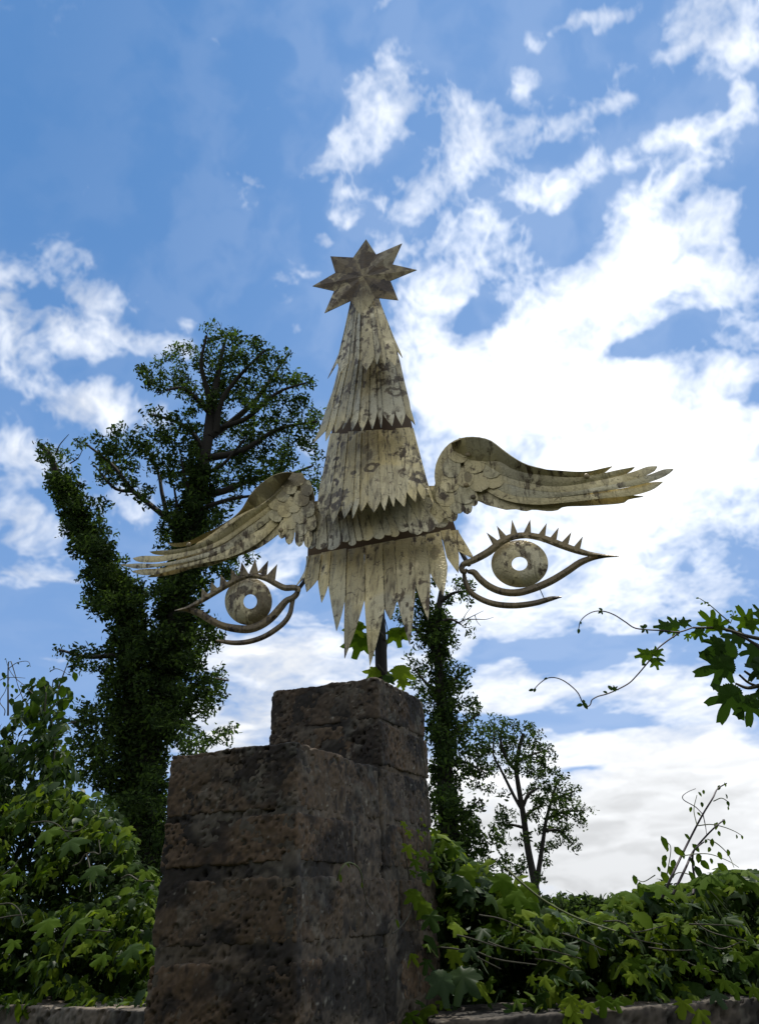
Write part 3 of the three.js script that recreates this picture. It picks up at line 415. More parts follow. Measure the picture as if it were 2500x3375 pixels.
// grime caught in the seams between strips, in dashes and specks
{
  const d = patina.image.data, n = 2048, r = rng(6);
  for (const l of seams) for (let k = 0; k < 5; k++) {
    const [u0, v0] = l[k], [u1, v1] = l[k + 1], m = Math.ceil(Math.hypot(u1 - u0, v1 - v0) * n);
    for (let i = 0; i < m; i++) {
      const X = Math.round(mix(u0, u1, i / m) * n), Y = Math.round(mix(v0, v1, i / m) * n), g = fbm(X / 40, Y / 26, 3, 3);
      for (let q = -1; q <= 1; q++) { const w = (q ? .6 : 1) * step(.34, .58, g) * (.35 + .65 * step(.3, .6, noise(X / 5, Y / 4, 2))); const o = (Y * n + X + q + Math.round(r() - .5)) * 4; for (let c = 0; c < 3; c++) d[o + c] *= 1 - .50 * w; }
    }
  }
}
// pole that carries it
put('pole', tube([S(1258, 2262, -.02), S(1256, 2200, -.02), S(1254, 2120, -.02), S(1248, 2000, -.06), S(1238, 1750, -.15), S(1232, 1560, -.12), S(1222, 1300, .0), S(1208, 960, .15)], .022, .014, 10, 40), ROD, sculpture);
put('cross_bar', tube([S(985, 1940, -.02), S(1060, 1850, -.14), S(1240, 1800, -.16), S(1460, 1760, -.14), S(1545, 1862, -.02)], .008, .008, 6, 24), ROD, sculpture);

// ------------------------------------------------------------------ leaves
function lobed(lobes, cy, n, curl, fold, pow = 1.5, inner = .1) {                  // blade from polar lobes round a centre; stalk end at the origin, tip along +y
  const pos = [0, cy, .05], idx = [];
  for (let i = 0; i < n; i++) {
    const a = i / n * Math.PI * 2; let r = inner;
    for (const [ang, len, w] of lobes) { let d = Math.abs(a - ang); if (d > Math.PI) d = 2 * Math.PI - d; r = Math.max(r, len * Math.max(0, 1 - Math.pow(d / w, pow))); }
    r *= 1 + .045 * (i % 2 ? 1 : -1);
    const x = Math.sin(a) * r, y = cy + Math.cos(a) * r; pos.push(x, y, -fold * Math.abs(x) - curl * (y - cy) * (y - cy) + .03 * Math.cos(a * 5));
    idx.push(0, 1 + (i + 1) % n, 1 + i);
  }
  const g = new THREE.BufferGeometry(); g.setAttribute('position', new THREE.Float32BufferAttribute(pos, 3)); g.setIndex(idx); g.computeVertexNormals(); return g;
}
const T = Math.PI * 2;
const IVY = lobed([[0, .62, .80], [1.05, .50, .62], [T - 1.05, .50, .62], [2.1, .36, .7], [T - 2.1, .36, .7]], .36, 30, .25, .22);
const IVY_CURLED = lobed([[0, .66, .62], [1.0, .44, .5], [T - 1.15, .50, .55], [2.1, .28, .6], [T - 2.2, .32, .6]], .36, 30, .7, .45), HOP_CURLED = lobed([[.08, .60, .44], [.95, .62, .40], [T - .9, .52, .42], [1.95, .40, .5], [T - 2.0, .46, .45]], .34, 44, .75, .42, 1.9, .33);
const HOP = lobed([[0, .66, .46], [.95, .60, .44], [T - .95, .60, .44], [1.95, .44, .5], [T - 1.95, .44, .5]], .34, 44, .35, .18, 1.9, .33);
const FIG = lobed([[0, .70, .42], [.85, .60, .38], [T - .85, .60, .38], [1.75, .46, .42], [T - 1.75, .46, .42], [2.6, .28, .5], [T - 2.6, .28, .5]], .33, 64, .30, .15, 2.6, .29);
function ovate(w, curl) {
  const pos = [], idx = [], P = [[0, 0], [.30, .8], [.62, .85], [.85, .5], [1, 0]];
  P.forEach(([y, k], i) => { for (const s of [-1, 0, 1]) pos.push(s * k * w, y, -curl * y * y + (s ? .18 * k * w : 0)); });
  for (let i = 0; i < 4; i++) for (let s = 0; s < 2; s++) { const a = i * 3 + s; idx.push(a, a + 1, a + 4, a, a + 4, a + 3); }
  const g = new THREE.BufferGeometry(); g.setAttribute('position', new THREE.Float32BufferAttribute(pos, 3)); g.setIndex(idx); g.computeVertexNormals(); return g;
}
const OVATE = ovate(.34, .35), LANCE = ovate(.2, .3);
function spray(n, seed, w) {                                 // a twig end: a few separate leaves round a short twig
  const r = rng(seed), list = [];
  for (let i = 0; i < n; i++) { const g = ovate(w, .25), k = .55 + .4 * r(); g.scale(k, k * (.9 + .4 * r()), k); g.rotateX((r() - .5) * 2.6); g.rotateZ(r() * T); g.rotateY(r() * T); g.translate((r() - .5) * 2.0, (r() - .5) * 2.0, (r() - .5) * 2.0); list.push(g); }
  return mergeGeometries(list);
}
const SPRAYS = [spray(6, 1, .25), spray(7, 2, .22), spray(5, 3, .28)];
function leafMat(c, through = .4, gloss = .0) { const m = new THREE.MeshPhysicalMaterial({ roughness: .95, transmission: through, thickness: 0, side: THREE.DoubleSide, clearcoat: gloss, clearcoatRoughness: .4, specularIntensity: .14 }); m.color.setRGB(...c); return m; }
const TREE = [leafMat([.025, .046, .008], .4), leafMat([.060, .102, .013], .55), leafMat([.015, .030, .006], .35)];
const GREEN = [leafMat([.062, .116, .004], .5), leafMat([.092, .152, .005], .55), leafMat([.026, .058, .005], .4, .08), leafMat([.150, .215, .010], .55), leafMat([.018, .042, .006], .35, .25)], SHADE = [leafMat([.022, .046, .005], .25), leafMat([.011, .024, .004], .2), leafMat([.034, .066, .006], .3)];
const BARK = std([.016, .013, .009], .95), TWIG = std([.05, .045, .025], .8), VINE = std([.10, .115, .04], .7), PURPLE = std([.05, .035, .04], .7);
const M4 = new THREE.Matrix4(), Q = new THREE.Quaternion();
function facing(n, tip) {                                    // turn a blade so that its face looks along n and its tip points along tip
  const z = n.clone().normalize(), y = tip.clone().addScaledVector(z, -tip.dot(z)).normalize(), x = y.clone().cross(z);
  return new THREE.Matrix4().makeBasis(x, y, z);
}
function copies(name, geo, mat, list, parent) {
  const m = new THREE.InstancedMesh(geo, mat, list.length); m.name = numbered(name); m.castShadow = m.receiveShadow = true; m.userData.kind = 'stuff';
  list.forEach((q, i) => m.setMatrixAt(i, q)); parent.add(m); return m;
}

// ------------------------------------------------------------------ trees
function tree(name, label, base, z, f, k, limbs, blobs, dens, size, seed, ivy = 0, extra) {
  const r = rng(seed), t = thing(name, label, 'tree', base, extra), inv = base.clone().negate();
  const P = (p, dz = 0) => at(...f(p), z + dz);
  limbs.forEach(([nm, r0, r1, pts, dz = 0], i) => part(nm, local(tube(pts.map((p, j) => P(p, dz * (j / (pts.length - 1)) + (p[2] || 0))), r0, r1, i < 2 ? 9 : 5), t), BARK, t));
  const sets = [[], [], []];
  for (const [x, y, rx, ry] of blobs) {
    const n = Math.max(6, Math.round(rx * ry * dens * (y < 1230 ? .74 : .80))), dz0 = (r() - .5) * 1.6, depth = (rx + ry) / 2 * k / F * -z * 1.1;
    // leaves gather in tufts within the clump
    const tufts = []; for (let i = 0; i < Math.max(3, n / 8); i++) { const a = r() * T, q = Math.sqrt(r()) * .92; tufts.push([x + Math.cos(a) * q * rx, y + Math.sin(a) * q * ry, (r() - .5) * 2 * depth]); }
    for (let i = 0; i < n; i++) {
      const tf = tufts[Math.floor(r() * tufts.length)], g = () => (r() + r() + r() - 1.5) * .85, s = size * (.55 + .75 * r());
      const q = at(...f([tf[0] + g() * Math.min(rx, 34) * .62, tf[1] + g() * Math.min(ry, 34) * .58]), z + dz0 + tf[2] + (r() - .5) * .4);
      M4.compose(q.add(inv), Q.setFromEuler(new THREE.Euler(r() * T, r() * T, r() * T)), V(s, s, s)); sets[Math.floor(r() * 3)].push(M4.clone());
    }
  }
  if (ivy) for (const [nm, r0, r1, pts] of limbs) if (nm === 'trunk') {
    const cv = new THREE.CatmullRomCurve3(pts.map((p) => P(p, p[2] || 0)), false, 'centripetal'), len = cv.getLength();
    for (let i = 0; i < len * ivy; i++) { const u = r(), a = r() * T, q = mix(r0, r1, u) * (1 + .25 * r()) + .17 * r() * r(), p = cv.getPointAt(u), s = size * (.7 + .7 * r()); if (u > .9) continue; p.x += Math.cos(a) * q; p.z += Math.sin(a) * q; M4.compose(p.add(inv), Q.setFromEuler(new THREE.Euler(r() * T, r() * T, r() * T)), V(s, s, s)); sets[Math.floor(r() * 3)].push(M4.clone()); }
  }
  sets.forEach((s, i) => copies('crown', SPRAYS[i], TREE[i], s, t));
  return t;
}
const c1 = crop(100, 1050, .6053), c2 = crop(100, 1900, .4843), c3 = crop(1300, 1900, .4707);
const to1 = ([x, y, a, b]) => { const [X, Y] = c2([x, y]); return [(X - 100) / .6053, (Y - 1050) / .6053, a * .8, b * .8]; };
{
  const z = -13, base = level(473, 3120, 0); base.copy(at(470, 3000, z)).setY(0);
  const limb2 = (pts) => pts.map((p) => to1([...p, 0, 0]).slice(0, 2));
  const root = [[610, 3300], [612, 2700]];
  tree('ivy_clad_tree', 'tall forked tree with dark ivy covered trunks behind the left wing', base, z, c1, .6053, [
    ['trunk', .27, .10, [...root, ...limb2([[770, 1500], [780, 1200], [870, 900], [930, 600], [1000, 300], [1010, 0]]), [870, 1250], [900, 1050], [930, 850], [970, 650]]],
    ['trunk', .20, .05, [...root, ...limb2([[760, 1500], [750, 1200], [690, 900], [690, 600], [680, 300], [620, 100]]), [480, 1480], [380, 1320], [300, 1180], [240, 1050], [160, 900], [110, 750], [60, 690]]],
    ['branch', .12, .02, [[970, 650], [985, 500], [1010, 380], [1040, 200], [1075, 80]], -.3], ['branch', .07, .02, [[985, 500], [960, 380], [930, 250], [960, 90]], .8],
    ['branch', .07, .02, [[985, 520], [900, 430], [830, 380], [740, 390]], .8], ['branch', .08, .02, [[985, 640], [1100, 560], [1230, 440], [1330, 300], [1400, 200]], -.8], ['branch', .06, .02, [[1050, 590], [1180, 540], [1350, 400], [1500, 350]], .6],
    ['branch', .08, .02, [[960, 760], [1150, 720], [1350, 600], [1560, 560]], .6], ['branch', .08, .02, [[930, 960], [1050, 940], [1200, 880], [1400, 850], [1540, 800]], -.6], ['branch', .06, .02, [[900, 1050], [1000, 1010], [1100, 980], [1250, 960]], .3], ['branch', .07, .02, [[1010, 620], [1040, 450], [1150, 300], [1280, 170]], .4],
    ['branch', .06, .02, [[950, 720], [860, 600], [760, 550], [640, 520]], .5], ['branch', .07, .02, [[870, 1220], [780, 1120], [660, 1020], [560, 940], [450, 800], [300, 680]], .5], ['branch', .06, .02, [[840, 1210], [760, 1100], [720, 960], [700, 850], [640, 720]], -.4], ['branch', .05, .015, [[790, 1190], [800, 1050], [780, 900]], .4], ['branch', .04, .015, [[560, 940], [470, 930], [350, 800]], -.2], ['branch', .06, .02, limb2([[690, 560], [560, 540], [400, 550], [200, 500]])],
    ['branch', .05, .015, limb2([[880, 900], [1050, 800], [1200, 700], [1350, 710]])], ['branch', .05, .015, limb2([[690, 900], [560, 960], [400, 980], [260, 1000]])], ['branch', .015, .006, [[140, 740], [160, 690], [210, 630]]], ['branch', .015, .006, [[215, 790], [260, 760], [285, 715]]],
    ['branch', .05, .015, [[930, 850], [1040, 800], [1130, 700], [1180, 640]], .5], ['branch', .05, .015, [[900, 1000], [850, 900], [820, 760]], .6],
  ], [
    [955, 55, 16, 22], [1000, 50, 20, 14], [1090, 75, 40, 40], [1135, 110, 48, 40], [1055, 115, 40, 36], [960, 130, 42, 34], [880, 150, 32, 38], [808, 160, 32, 26], [790, 205, 50, 32], [870, 240, 66, 40], [965, 235, 56, 50], [1050, 235, 66, 60], [1150, 200, 60, 60], [1225, 165, 56, 48], [1285, 205, 50, 48], [1350, 220, 45, 42], [1400, 190, 20, 16], [1390, 255, 28, 24], [640, 265, 55, 30], [700, 252, 34, 22], [620, 295, 34, 24], [690, 325, 48, 34], [670, 375, 44, 30], [735, 385, 56, 30], [765, 300, 48, 34], [850, 330, 60, 42], [900, 400, 48, 46], [840, 395, 40, 40], [960, 340, 60, 50], [1060, 330, 70, 60], [1150, 310, 70, 50], [1250, 280, 60, 46], [1330, 310, 50, 40], [1440, 330, 50, 32], [1500, 350, 34, 30], [1400, 360, 60, 36], [1300, 380, 66, 42], [1200, 390, 66, 50], [1090, 420, 80, 60], [1000, 450, 60, 60], [900, 480, 50, 40], [1180, 470, 66, 48], [1270, 460, 60, 48], [1370, 440, 56, 42], [1460, 430, 50, 34], [1470, 490, 46, 40], [1390, 510, 60, 40], [1290, 540, 70, 46], [1190, 550, 66, 46], [1530, 550, 44, 34], [1575, 545, 22, 28], [1480, 580, 50, 36], [1380, 600, 66, 40], [1540, 600, 34, 24], [655, 520, 24, 28], [690, 515, 18, 12], [690, 585, 28, 24], [770, 530, 40, 30], [850, 520, 40, 24], [760, 600, 60, 30], [850, 590, 50, 36], [720, 640, 50, 24], [910, 620, 40, 50], [1020, 560, 50, 44], [1080, 620, 80, 50], [970, 700, 90, 60], [1090, 720, 90, 60], [1200, 650, 80, 54], [1290, 660, 70, 50], [1380, 690, 66, 44], [1470, 660, 50, 32], [1540, 700, 40, 28], [1560, 735, 24, 22], [1440, 770, 40, 34], [1350, 780, 66, 44], [1250, 770, 70, 44], [1560, 800, 22, 20], [1180, 790, 60, 40], [490, 600, 22, 22], [590, 620, 34, 24], [560, 650, 40, 30], [480, 650, 50, 26], [400, 660, 50, 22], [310, 665, 44, 18], [270, 685, 18, 12], [430, 720, 60, 44], [500, 720, 60, 50], [590, 720, 50, 40], [380, 780, 46, 38], [460, 800, 56, 46], [550, 800, 50, 44], [400, 860, 34, 40], [480, 870, 50, 40], [540, 900, 50, 40], [600, 960, 50, 34], [650, 940, 30, 20], [670, 700, 44, 36], [740, 680, 46, 40], [700, 780, 66, 60], [780, 760, 60, 60], [850, 720, 60, 56], [860, 820, 60, 60], [750, 850, 50, 44], [800, 900, 40, 34], [900, 800, 70, 80], [900, 900, 50, 60], [980, 850, 70, 56], [1080, 820, 70, 40], [1060, 900, 60, 34], [1150, 880, 70, 40], [1260, 860, 70, 40], [1380, 850, 60, 38], [1000, 950, 60, 36], [1100, 980, 50, 30], [1040, 1040, 50, 36], [950, 1040, 50, 50], [1540, 860, 24, 44], [1500, 850, 30, 24], [1560, 930, 20, 40], [860, 1000, 44, 54], [790, 1020, 44, 36], [730, 1010, 36, 22], [760, 1080, 50, 40], [720, 1130, 30, 34], [830, 1110, 54, 54], [920, 1130, 54, 54], [1000, 1110, 50, 40], [760, 1180, 50, 44], [730, 1220, 36, 22], [820, 1200, 50, 44], [900, 1220, 70, 54], [990, 1180, 44, 30], [1120, 1290, 70, 40], [1190, 1300, 22, 30], [1040, 1330, 80, 50], [950, 1350, 80, 60], [860, 1330, 80, 60], [760, 1400, 50, 54], [1080, 1400, 60, 44], [720, 1470, 46, 44], [820, 1450, 80, 60],
    [55, 690, 34, 18], [100, 710, 28, 24], [80, 740, 40, 24], [130, 770, 50, 34], [180, 740, 40, 24], [150, 820, 54, 34], [220, 830, 34, 24], [140, 880, 46, 40], [200, 900, 54, 40], [130, 940, 34, 24], [250, 950, 54, 40], [220, 1000, 54, 40], [310, 980, 50, 34], [370, 1010, 40, 30], [420, 1010, 20, 22], [290, 1050, 60, 44], [220, 1090, 34, 24], [340, 1090, 50, 34], [200, 1150, 34, 24], [270, 1140, 60, 40], [350, 1150, 54, 36], [420, 1190, 34, 22], [300, 1210, 60, 44], [380, 1230, 56, 40], [260, 1270, 34, 30], [340, 1290, 66, 46], [430, 1290, 54, 36], [500, 1310, 40, 24], [320, 1360, 46, 40], [400, 1370, 66, 50], [490, 1380, 56, 44], [310, 1420, 34, 30], [390, 1450, 66, 46], [490, 1460, 66, 50], [560, 1440, 44, 34], [600, 1500, 44, 30], [330, 1510, 44, 34], [430, 1530, 70, 44], [530, 1550, 66, 50], [610, 1560, 44, 34], [360, 1580, 50, 36], [460, 1600, 70, 40], [560, 1620, 66, 40],
    ...[[500, 30, 140, 60], [640, 100, 105, 70], [420, 160, 60, 40], [470, 230, 56, 46], [540, 240, 50, 34], [640, 230, 80, 60], [700, 150, 56, 56], [700, 300, 66, 56], [590, 360, 46, 44], [650, 420, 90, 60], [570, 480, 66, 36], [470, 520, 84, 34], [380, 540, 74, 34], [270, 550, 56, 28], [200, 505, 36, 20], [340, 610, 44, 34], [420, 620, 44, 26], [560, 590, 66, 46], [530, 660, 36, 36], [600, 700, 70, 50], [540, 760, 56, 44], [490, 800, 44, 34], [560, 840, 76, 46], [480, 890, 56, 34], [390, 920, 56, 26], [350, 890, 18, 14], [450, 960, 74, 44], [330, 1010, 46, 22], [270, 1000, 36, 16], [400, 1060, 76, 44], [520, 1020, 100, 70], [330, 1120, 74, 36], [450, 1150, 100, 60], [350, 1220, 84, 46], [500, 1250, 120, 70], [330, 1330, 70, 44], [450, 1380, 120, 60], [600, 1320, 120, 80], [650, 1450, 120, 80], [800, 1400, 74, 74], [840, 1310, 36, 36], [700, 1100, 120, 100], [850, 1130, 100, 66], [900, 1040, 120, 60], [1000, 1070, 56, 50], [600, 1120, 90, 90], [560, 920, 80, 70], [650, 1000, 90, 90],
      [900, 100, 56, 56], [1000, 60, 100, 80], [1150, 60, 80, 56], [1080, 150, 80, 56], [880, 180, 46, 36], [880, 300, 74, 56], [1000, 250, 100, 60], [1120, 280, 86, 56], [1200, 330, 74, 54], [1240, 400, 56, 36], [1280, 480, 22, 14], [1150, 420, 84, 56], [1050, 400, 100, 70], [900, 420, 110, 80], [1190, 490, 44, 34], [1100, 520, 76, 54], [980, 560, 120, 90], [850, 600, 90, 70], [1150, 600, 54, 44], [1080, 650, 76, 46], [1200, 690, 64, 54], [1280, 660, 36, 34], [1340, 710, 30, 13], [1290, 790, 34, 34], [1200, 790, 74, 54], [1080, 780, 100, 70], [1230, 870, 34, 34], [1150, 880, 74, 44], [1060, 900, 76, 56], [1200, 930, 26, 20], [960, 800, 120, 90], [900, 950, 130, 90], [1040, 970, 44, 44], [780, 750, 100, 90], [730, 550, 90, 100], [700, 650, 80, 80], [750, 900, 110, 100], [820, 480, 70, 80], [780, 1650, 70, 80], [740, 1800, 90, 90], [820, 1900, 50, 40], [680, 1650, 80, 80], [840, 1780, 26, 50], [850, 1560, 30, 40], [700, 1560, 110, 80]].map(to1)],
    .021, .100, 11, 330);
}
{
  const z = -15, base = at(1478, 3000, z).setY(0);
  tree('ivy_clad_tree', 'slender dark ivy clad tree directly right of the pillar', base, z, c3, .4707, [
    ['trunk', .20, .05, [[380, 2400], [385, 1900], [350, 1500], [350, 1200], [330, 900], [310, 650], [292, 400], [312, 200], [340, 40]]],
    ['trunk', .08, .05, [[292, 420], [240, 320], [200, 200], [150, 60]]],
    ['branch', .06, .02, [[310, 560], [230, 460], [130, 360], [20, 300]]], ['branch', .05, .015, [[318, 180], [400, 120], [500, 100]], .5], ['branch', .05, .015, [[300, 330], [390, 300], [470, 340]]], ['branch', .05, .015, [[330, 800], [420, 720], [510, 650]]], ['branch', .05, .015, [[330, 850], [250, 780], [130, 640]]], ['branch', .05, .015, [[350, 1150], [470, 1050], [590, 960]]], ['branch', .04, .012, [[350, 1350], [480, 1300], [640, 1380]]], ['branch', .03, .012, [[380, 1780], [480, 1680], [600, 1560]]],
    ['twig', .016, .004, [[430, 330], [500, 300], [560, 270], [620, 240]]], ['twig', .014, .004, [[500, 300], [580, 300], [640, 300], [692, 285]]], ['twig', .010, .004, [[470, 312], [500, 260], [540, 210]]], ['twig', .010, .004, [[560, 270], [575, 315], [600, 345]]], ['twig', .012, .005, [[290, 830], [260, 790], [238, 770]]],
  ], [[450, 60, 90, 60], [520, 120, 50, 50], [300, 60, 60, 50], [390, 150, 70, 50], [50, 210, 50, 60], [30, 290, 54, 34], [150, 330, 54, 44], [330, 280, 86, 54], [420, 350, 84, 54], [530, 390, 36, 18], [200, 430, 66, 54], [420, 440, 76, 46], [300, 430, 56, 56], [270, 520, 40, 50], [360, 570, 44, 46], [270, 600, 36, 36], [130, 630, 44, 30], [105, 580, 16, 14], [200, 650, 54, 36], [420, 660, 66, 44], [510, 660, 30, 30], [160, 720, 64, 44], [350, 760, 66, 66], [450, 770, 84, 54], [230, 800, 84, 46], [470, 880, 96, 54], [550, 920, 36, 36], [210, 900, 66, 54], [340, 900, 80, 80], [450, 1000, 86, 56], [550, 980, 44, 46], [260, 1060, 56, 56], [350, 1080, 90, 90], [480, 1100, 106, 66], [590, 1080, 56, 46], [235, 1130, 34, 46], [420, 1230, 126, 86], [560, 1230, 84, 76], [300, 1240, 46, 56], [340, 1380, 100, 90], [480, 1380, 116, 56], [620, 1350, 76, 44], [650, 1480, 46, 26], [540, 1450, 60, 30], [390, 1530, 96, 66], [280, 1560, 36, 56], [360, 1650, 86, 76], [500, 1650, 74, 44], [590, 1600, 44, 36], [550, 1750, 96, 54], [480, 1780, 84, 76], [620, 1800, 84, 46], [690, 1850, 54, 34], [560, 1880, 106, 56], [620, 1950, 76, 46], [360, 1780, 70, 70], [640, 2020, 70, 30], [780, 1840, 18, 9], [330, 1000, 60, 60], [330, 700, 40, 50]].map(([x, y, a, b]) => [x, y, a, b]), .0115, .098, 23, 170);
}
{
  const z = -19, base = at(1765, 3000, z).setY(0);
  tree('young_tree', 'small open crowned tree alone right of the ivy clad tree', base, z, c3, .4707, [
    ['trunk', .095, .04, [[1010, 2400], [980, 2160], [930, 1900], [900, 1680], [870, 1500], [850, 1350], [870, 1200], [900, 1100]]], ['trunk', .06, .025, [[990, 2160], [1030, 1900], [1060, 1700], [1100, 1560], [1140, 1420]]],
    ['branch', .045, .015, [[893, 1640], [840, 1550], [790, 1450], [735, 1340], [690, 1250], [700, 1080]]], ['branch', .05, .02, [[900, 1690], [960, 1640], [1030, 1600]]], ['branch', .05, .02, [[895, 1610], [940, 1520], [1010, 1480]]], ['branch', .05, .02, [[850, 1360], [790, 1290], [740, 1150], [760, 1020]]], ['branch', .04, .015, [[860, 1290], [950, 1250], [1050, 1220]]], ['branch', .04, .015, [[1060, 1700], [1180, 1650], [1330, 1640]]], ['branch', .04, .015, [[1050, 1780], [1150, 1780], [1250, 1880]]], ['branch', .04, .015, [[905, 1760], [820, 1740], [730, 1740]]], ['branch', .04, .015, [[1090, 1580], [1190, 1530], [1260, 1500]]], ['branch', .03, .012, [[930, 1900], [900, 1850], [880, 1840]]],
  ], [[685, 990, 36, 20], [765, 1010, 36, 30], [700, 1050, 60, 36], [620, 1060, 34, 30], [780, 1090, 70, 40], [860, 1060, 34, 34], [930, 1070, 50, 40], [1010, 1110, 34, 26], [720, 1140, 60, 40], [830, 1160, 70, 46], [920, 1170, 50, 40], [1000, 1180, 50, 40], [1060, 1210, 40, 30], [1095, 1250, 24, 32], [680, 1230, 60, 46], [760, 1240, 50, 46], [900, 1260, 60, 46], [980, 1280, 70, 56], [1040, 1310, 34, 40], [850, 1310, 60, 40], [950, 1370, 80, 40], [1030, 1400, 50, 40], [800, 1390, 40, 30], [690, 1340, 44, 34], [1130, 1370, 30, 44], [1190, 1400, 24, 14], [1150, 1450, 40, 30], [1080, 1500, 60, 40], [1000, 1500, 50, 30], [940, 1520, 30, 30], [1240, 1480, 34, 40], [1180, 1530, 50, 30], [1120, 1580, 60, 40], [1030, 1600, 60, 46], [1250, 1570, 50, 32], [1310, 1620, 50, 30], [1380, 1638, 34, 12], [1300, 1690, 34, 30], [1190, 1650, 60, 40], [1080, 1680, 70, 40], [970, 1680, 40, 40], [1310, 1740, 24, 22], [1220, 1770, 34, 22], [1140, 1760, 50, 30], [1050, 1780, 50, 40], [1180, 1840, 50, 30], [1250, 1880, 34, 30], [1100, 1880, 50, 30], [1040, 1900, 30, 30], [790, 1680, 60, 30], [760, 1640, 34, 30], [720, 1740, 34, 20], [810, 1750, 50, 30], [900, 1850, 30, 30], [900, 1980, 30, 40], [1040, 2000, 22, 50], [880, 2060, 40, 40], [1020, 2110, 30, 30], [770, 1520, 24, 15], [760, 1980, 50, 40], [800, 2040, 40, 30]], .0165, .100, 37);
}
{
  const z = -9, base = at(700, 3000, z).setY(0);
  tree('young_tree', 'thin leafy sapling branch rising just left behind the front block', base, z, c2, .4843, [
    ['trunk', .05, .02, [[1150, 2100], [1130, 1500], [1120, 1300], [1180, 1180]]], ['branch', .014, .005, [[1120, 1300], [1200, 1170], [1290, 1080], [1380, 1030]]], ['branch', .014, .005, [[1110, 1340], [1080, 1150], [1090, 1030]]],
  ], [[1090, 1030, 36, 26], [1130, 1060, 26, 16], [1130, 1110, 54, 30], [1220, 1110, 50, 26], [1280, 1060, 36, 26], [1340, 1055, 30, 16], [1375, 1028, 18, 8], [1200, 1160, 90, 20], [1060, 1110, 40, 40], [1320, 1130, 40, 16], [1080, 1170, 60, 30]], .016, .062, 41);
}
// the far wood along the horizon
{
  const r = rng(9), list = [[], [], []], t = thing('distant_wood', 'far row of hazy treetops on the horizon above the hedge', 'wood', V(0, 0, -120), { kind: 'stuff' });
  for (let i = 0; i < 5200; i++) { const x = 1200 + r() * 1500, top = 2990 - (x - 1850) * .04 + 14 * noise(x / 21, 3) - 26 * (noise(x / 60, 8) - .4), y = top + Math.pow(r(), 1.3) * 90, q = at(x, y, -120 + (r() - .5) * 8); const s = .8 + .7 * r(); M4.compose(q.sub(t.position), Q.setFromEuler(new THREE.Euler(r() * T, r() * T, 0)), V(s, s, s)); list[i % 3].push(M4.clone()); }
  list.forEach((l, i) => copies('crown', SPRAYS[i], TREE[i], l, t));
}

// ------------------------------------------------------------------ hedges and climbers
function inside(p, poly) { let c = false; for (let i = 0, j = poly.length - 1; i < poly.length; j = i++) { const a = poly[i], b = poly[j]; if ((a[1] > p[1]) !== (b[1] > p[1]) && p[0] < (b[0] - a[0]) * (p[1] - a[1]) / (b[1] - a[1]) + a[0]) c = !c; } return c; }
// leaves through a volume whose near side is at depth zf(x, y) and which is `deep` metres deep
function foliage(root, poly, zf, deep, nLeaf, nFill, geos, size, seed, mats = GREEN, thin = () => 1) {
  const r = rng(seed), xs = poly.map((p) => p[0]), ys = poly.map((p) => p[1]), x0 = Math.min(...xs), x1 = Math.max(...xs), y0 = Math.min(...ys), y1 = Math.max(...ys);
  const spot = (back = 0) => { for (;;) { const p = [mix(x0, x1, r()), mix(y0, y1, r())]; if (!inside(p, poly)) continue; if (back > .34 || r() < thin(p[0], p[1]) * step(.42, .56, fbm(p[0] / 85 + seed, p[1] / 60, 3, 3))) { const w = back > .34 ? 6 : 24; p[0] += (r() + r() - 1) * w; p[1] += (r() + r() - 1) * w; return p; } } };
  const pose = (p, back) => {
    const q = at(p[0], p[1], zf(p[0], p[1]) - back), n = V((r() - .5) * 2.0, .25 + 1.0 * r(), -.25 + 1.25 * r()), tip = V((r() - .5) * 1.6, -.6 - .5 * r(), .5 * (r() - .2)), s = size * (.5 + .8 * r());
    return facing(n, tip).scale(V(s, s, s)).setPosition(q.sub(root.position));
  };
  for (let i = 0; i < nLeaf; i++) { const p = spot(), g = geos[Math.floor(r() * geos.length)], m = part('leaf', g, mats[Math.floor(r() * mats.length)], root); pose(p, r() * r() * .18 - .02).decompose(m.position, m.quaternion, m.scale); }
  const sets = new Map();
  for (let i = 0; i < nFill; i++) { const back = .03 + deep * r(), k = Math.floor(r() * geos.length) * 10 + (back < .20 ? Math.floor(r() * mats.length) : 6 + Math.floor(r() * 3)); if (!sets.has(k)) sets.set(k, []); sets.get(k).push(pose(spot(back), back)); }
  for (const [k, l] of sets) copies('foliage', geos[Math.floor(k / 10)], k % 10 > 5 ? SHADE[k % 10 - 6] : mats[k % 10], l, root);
}
const stem = (root, pts, r0, r1, mat = VINE, name = 'stem') => part(name, local(tube(pts, r0, r1, 6, pts.length * 5), root), mat, root);
function leafAt(root, geo, mat, p, n, tip, s, name = 'leaf') { const m = part(name, geo, mat, root); facing(n, tip).scale(V(s, s, s)).setPosition(p.clone().sub(root.position)).decompose(m.position, m.quaternion, m.scale); return m; }

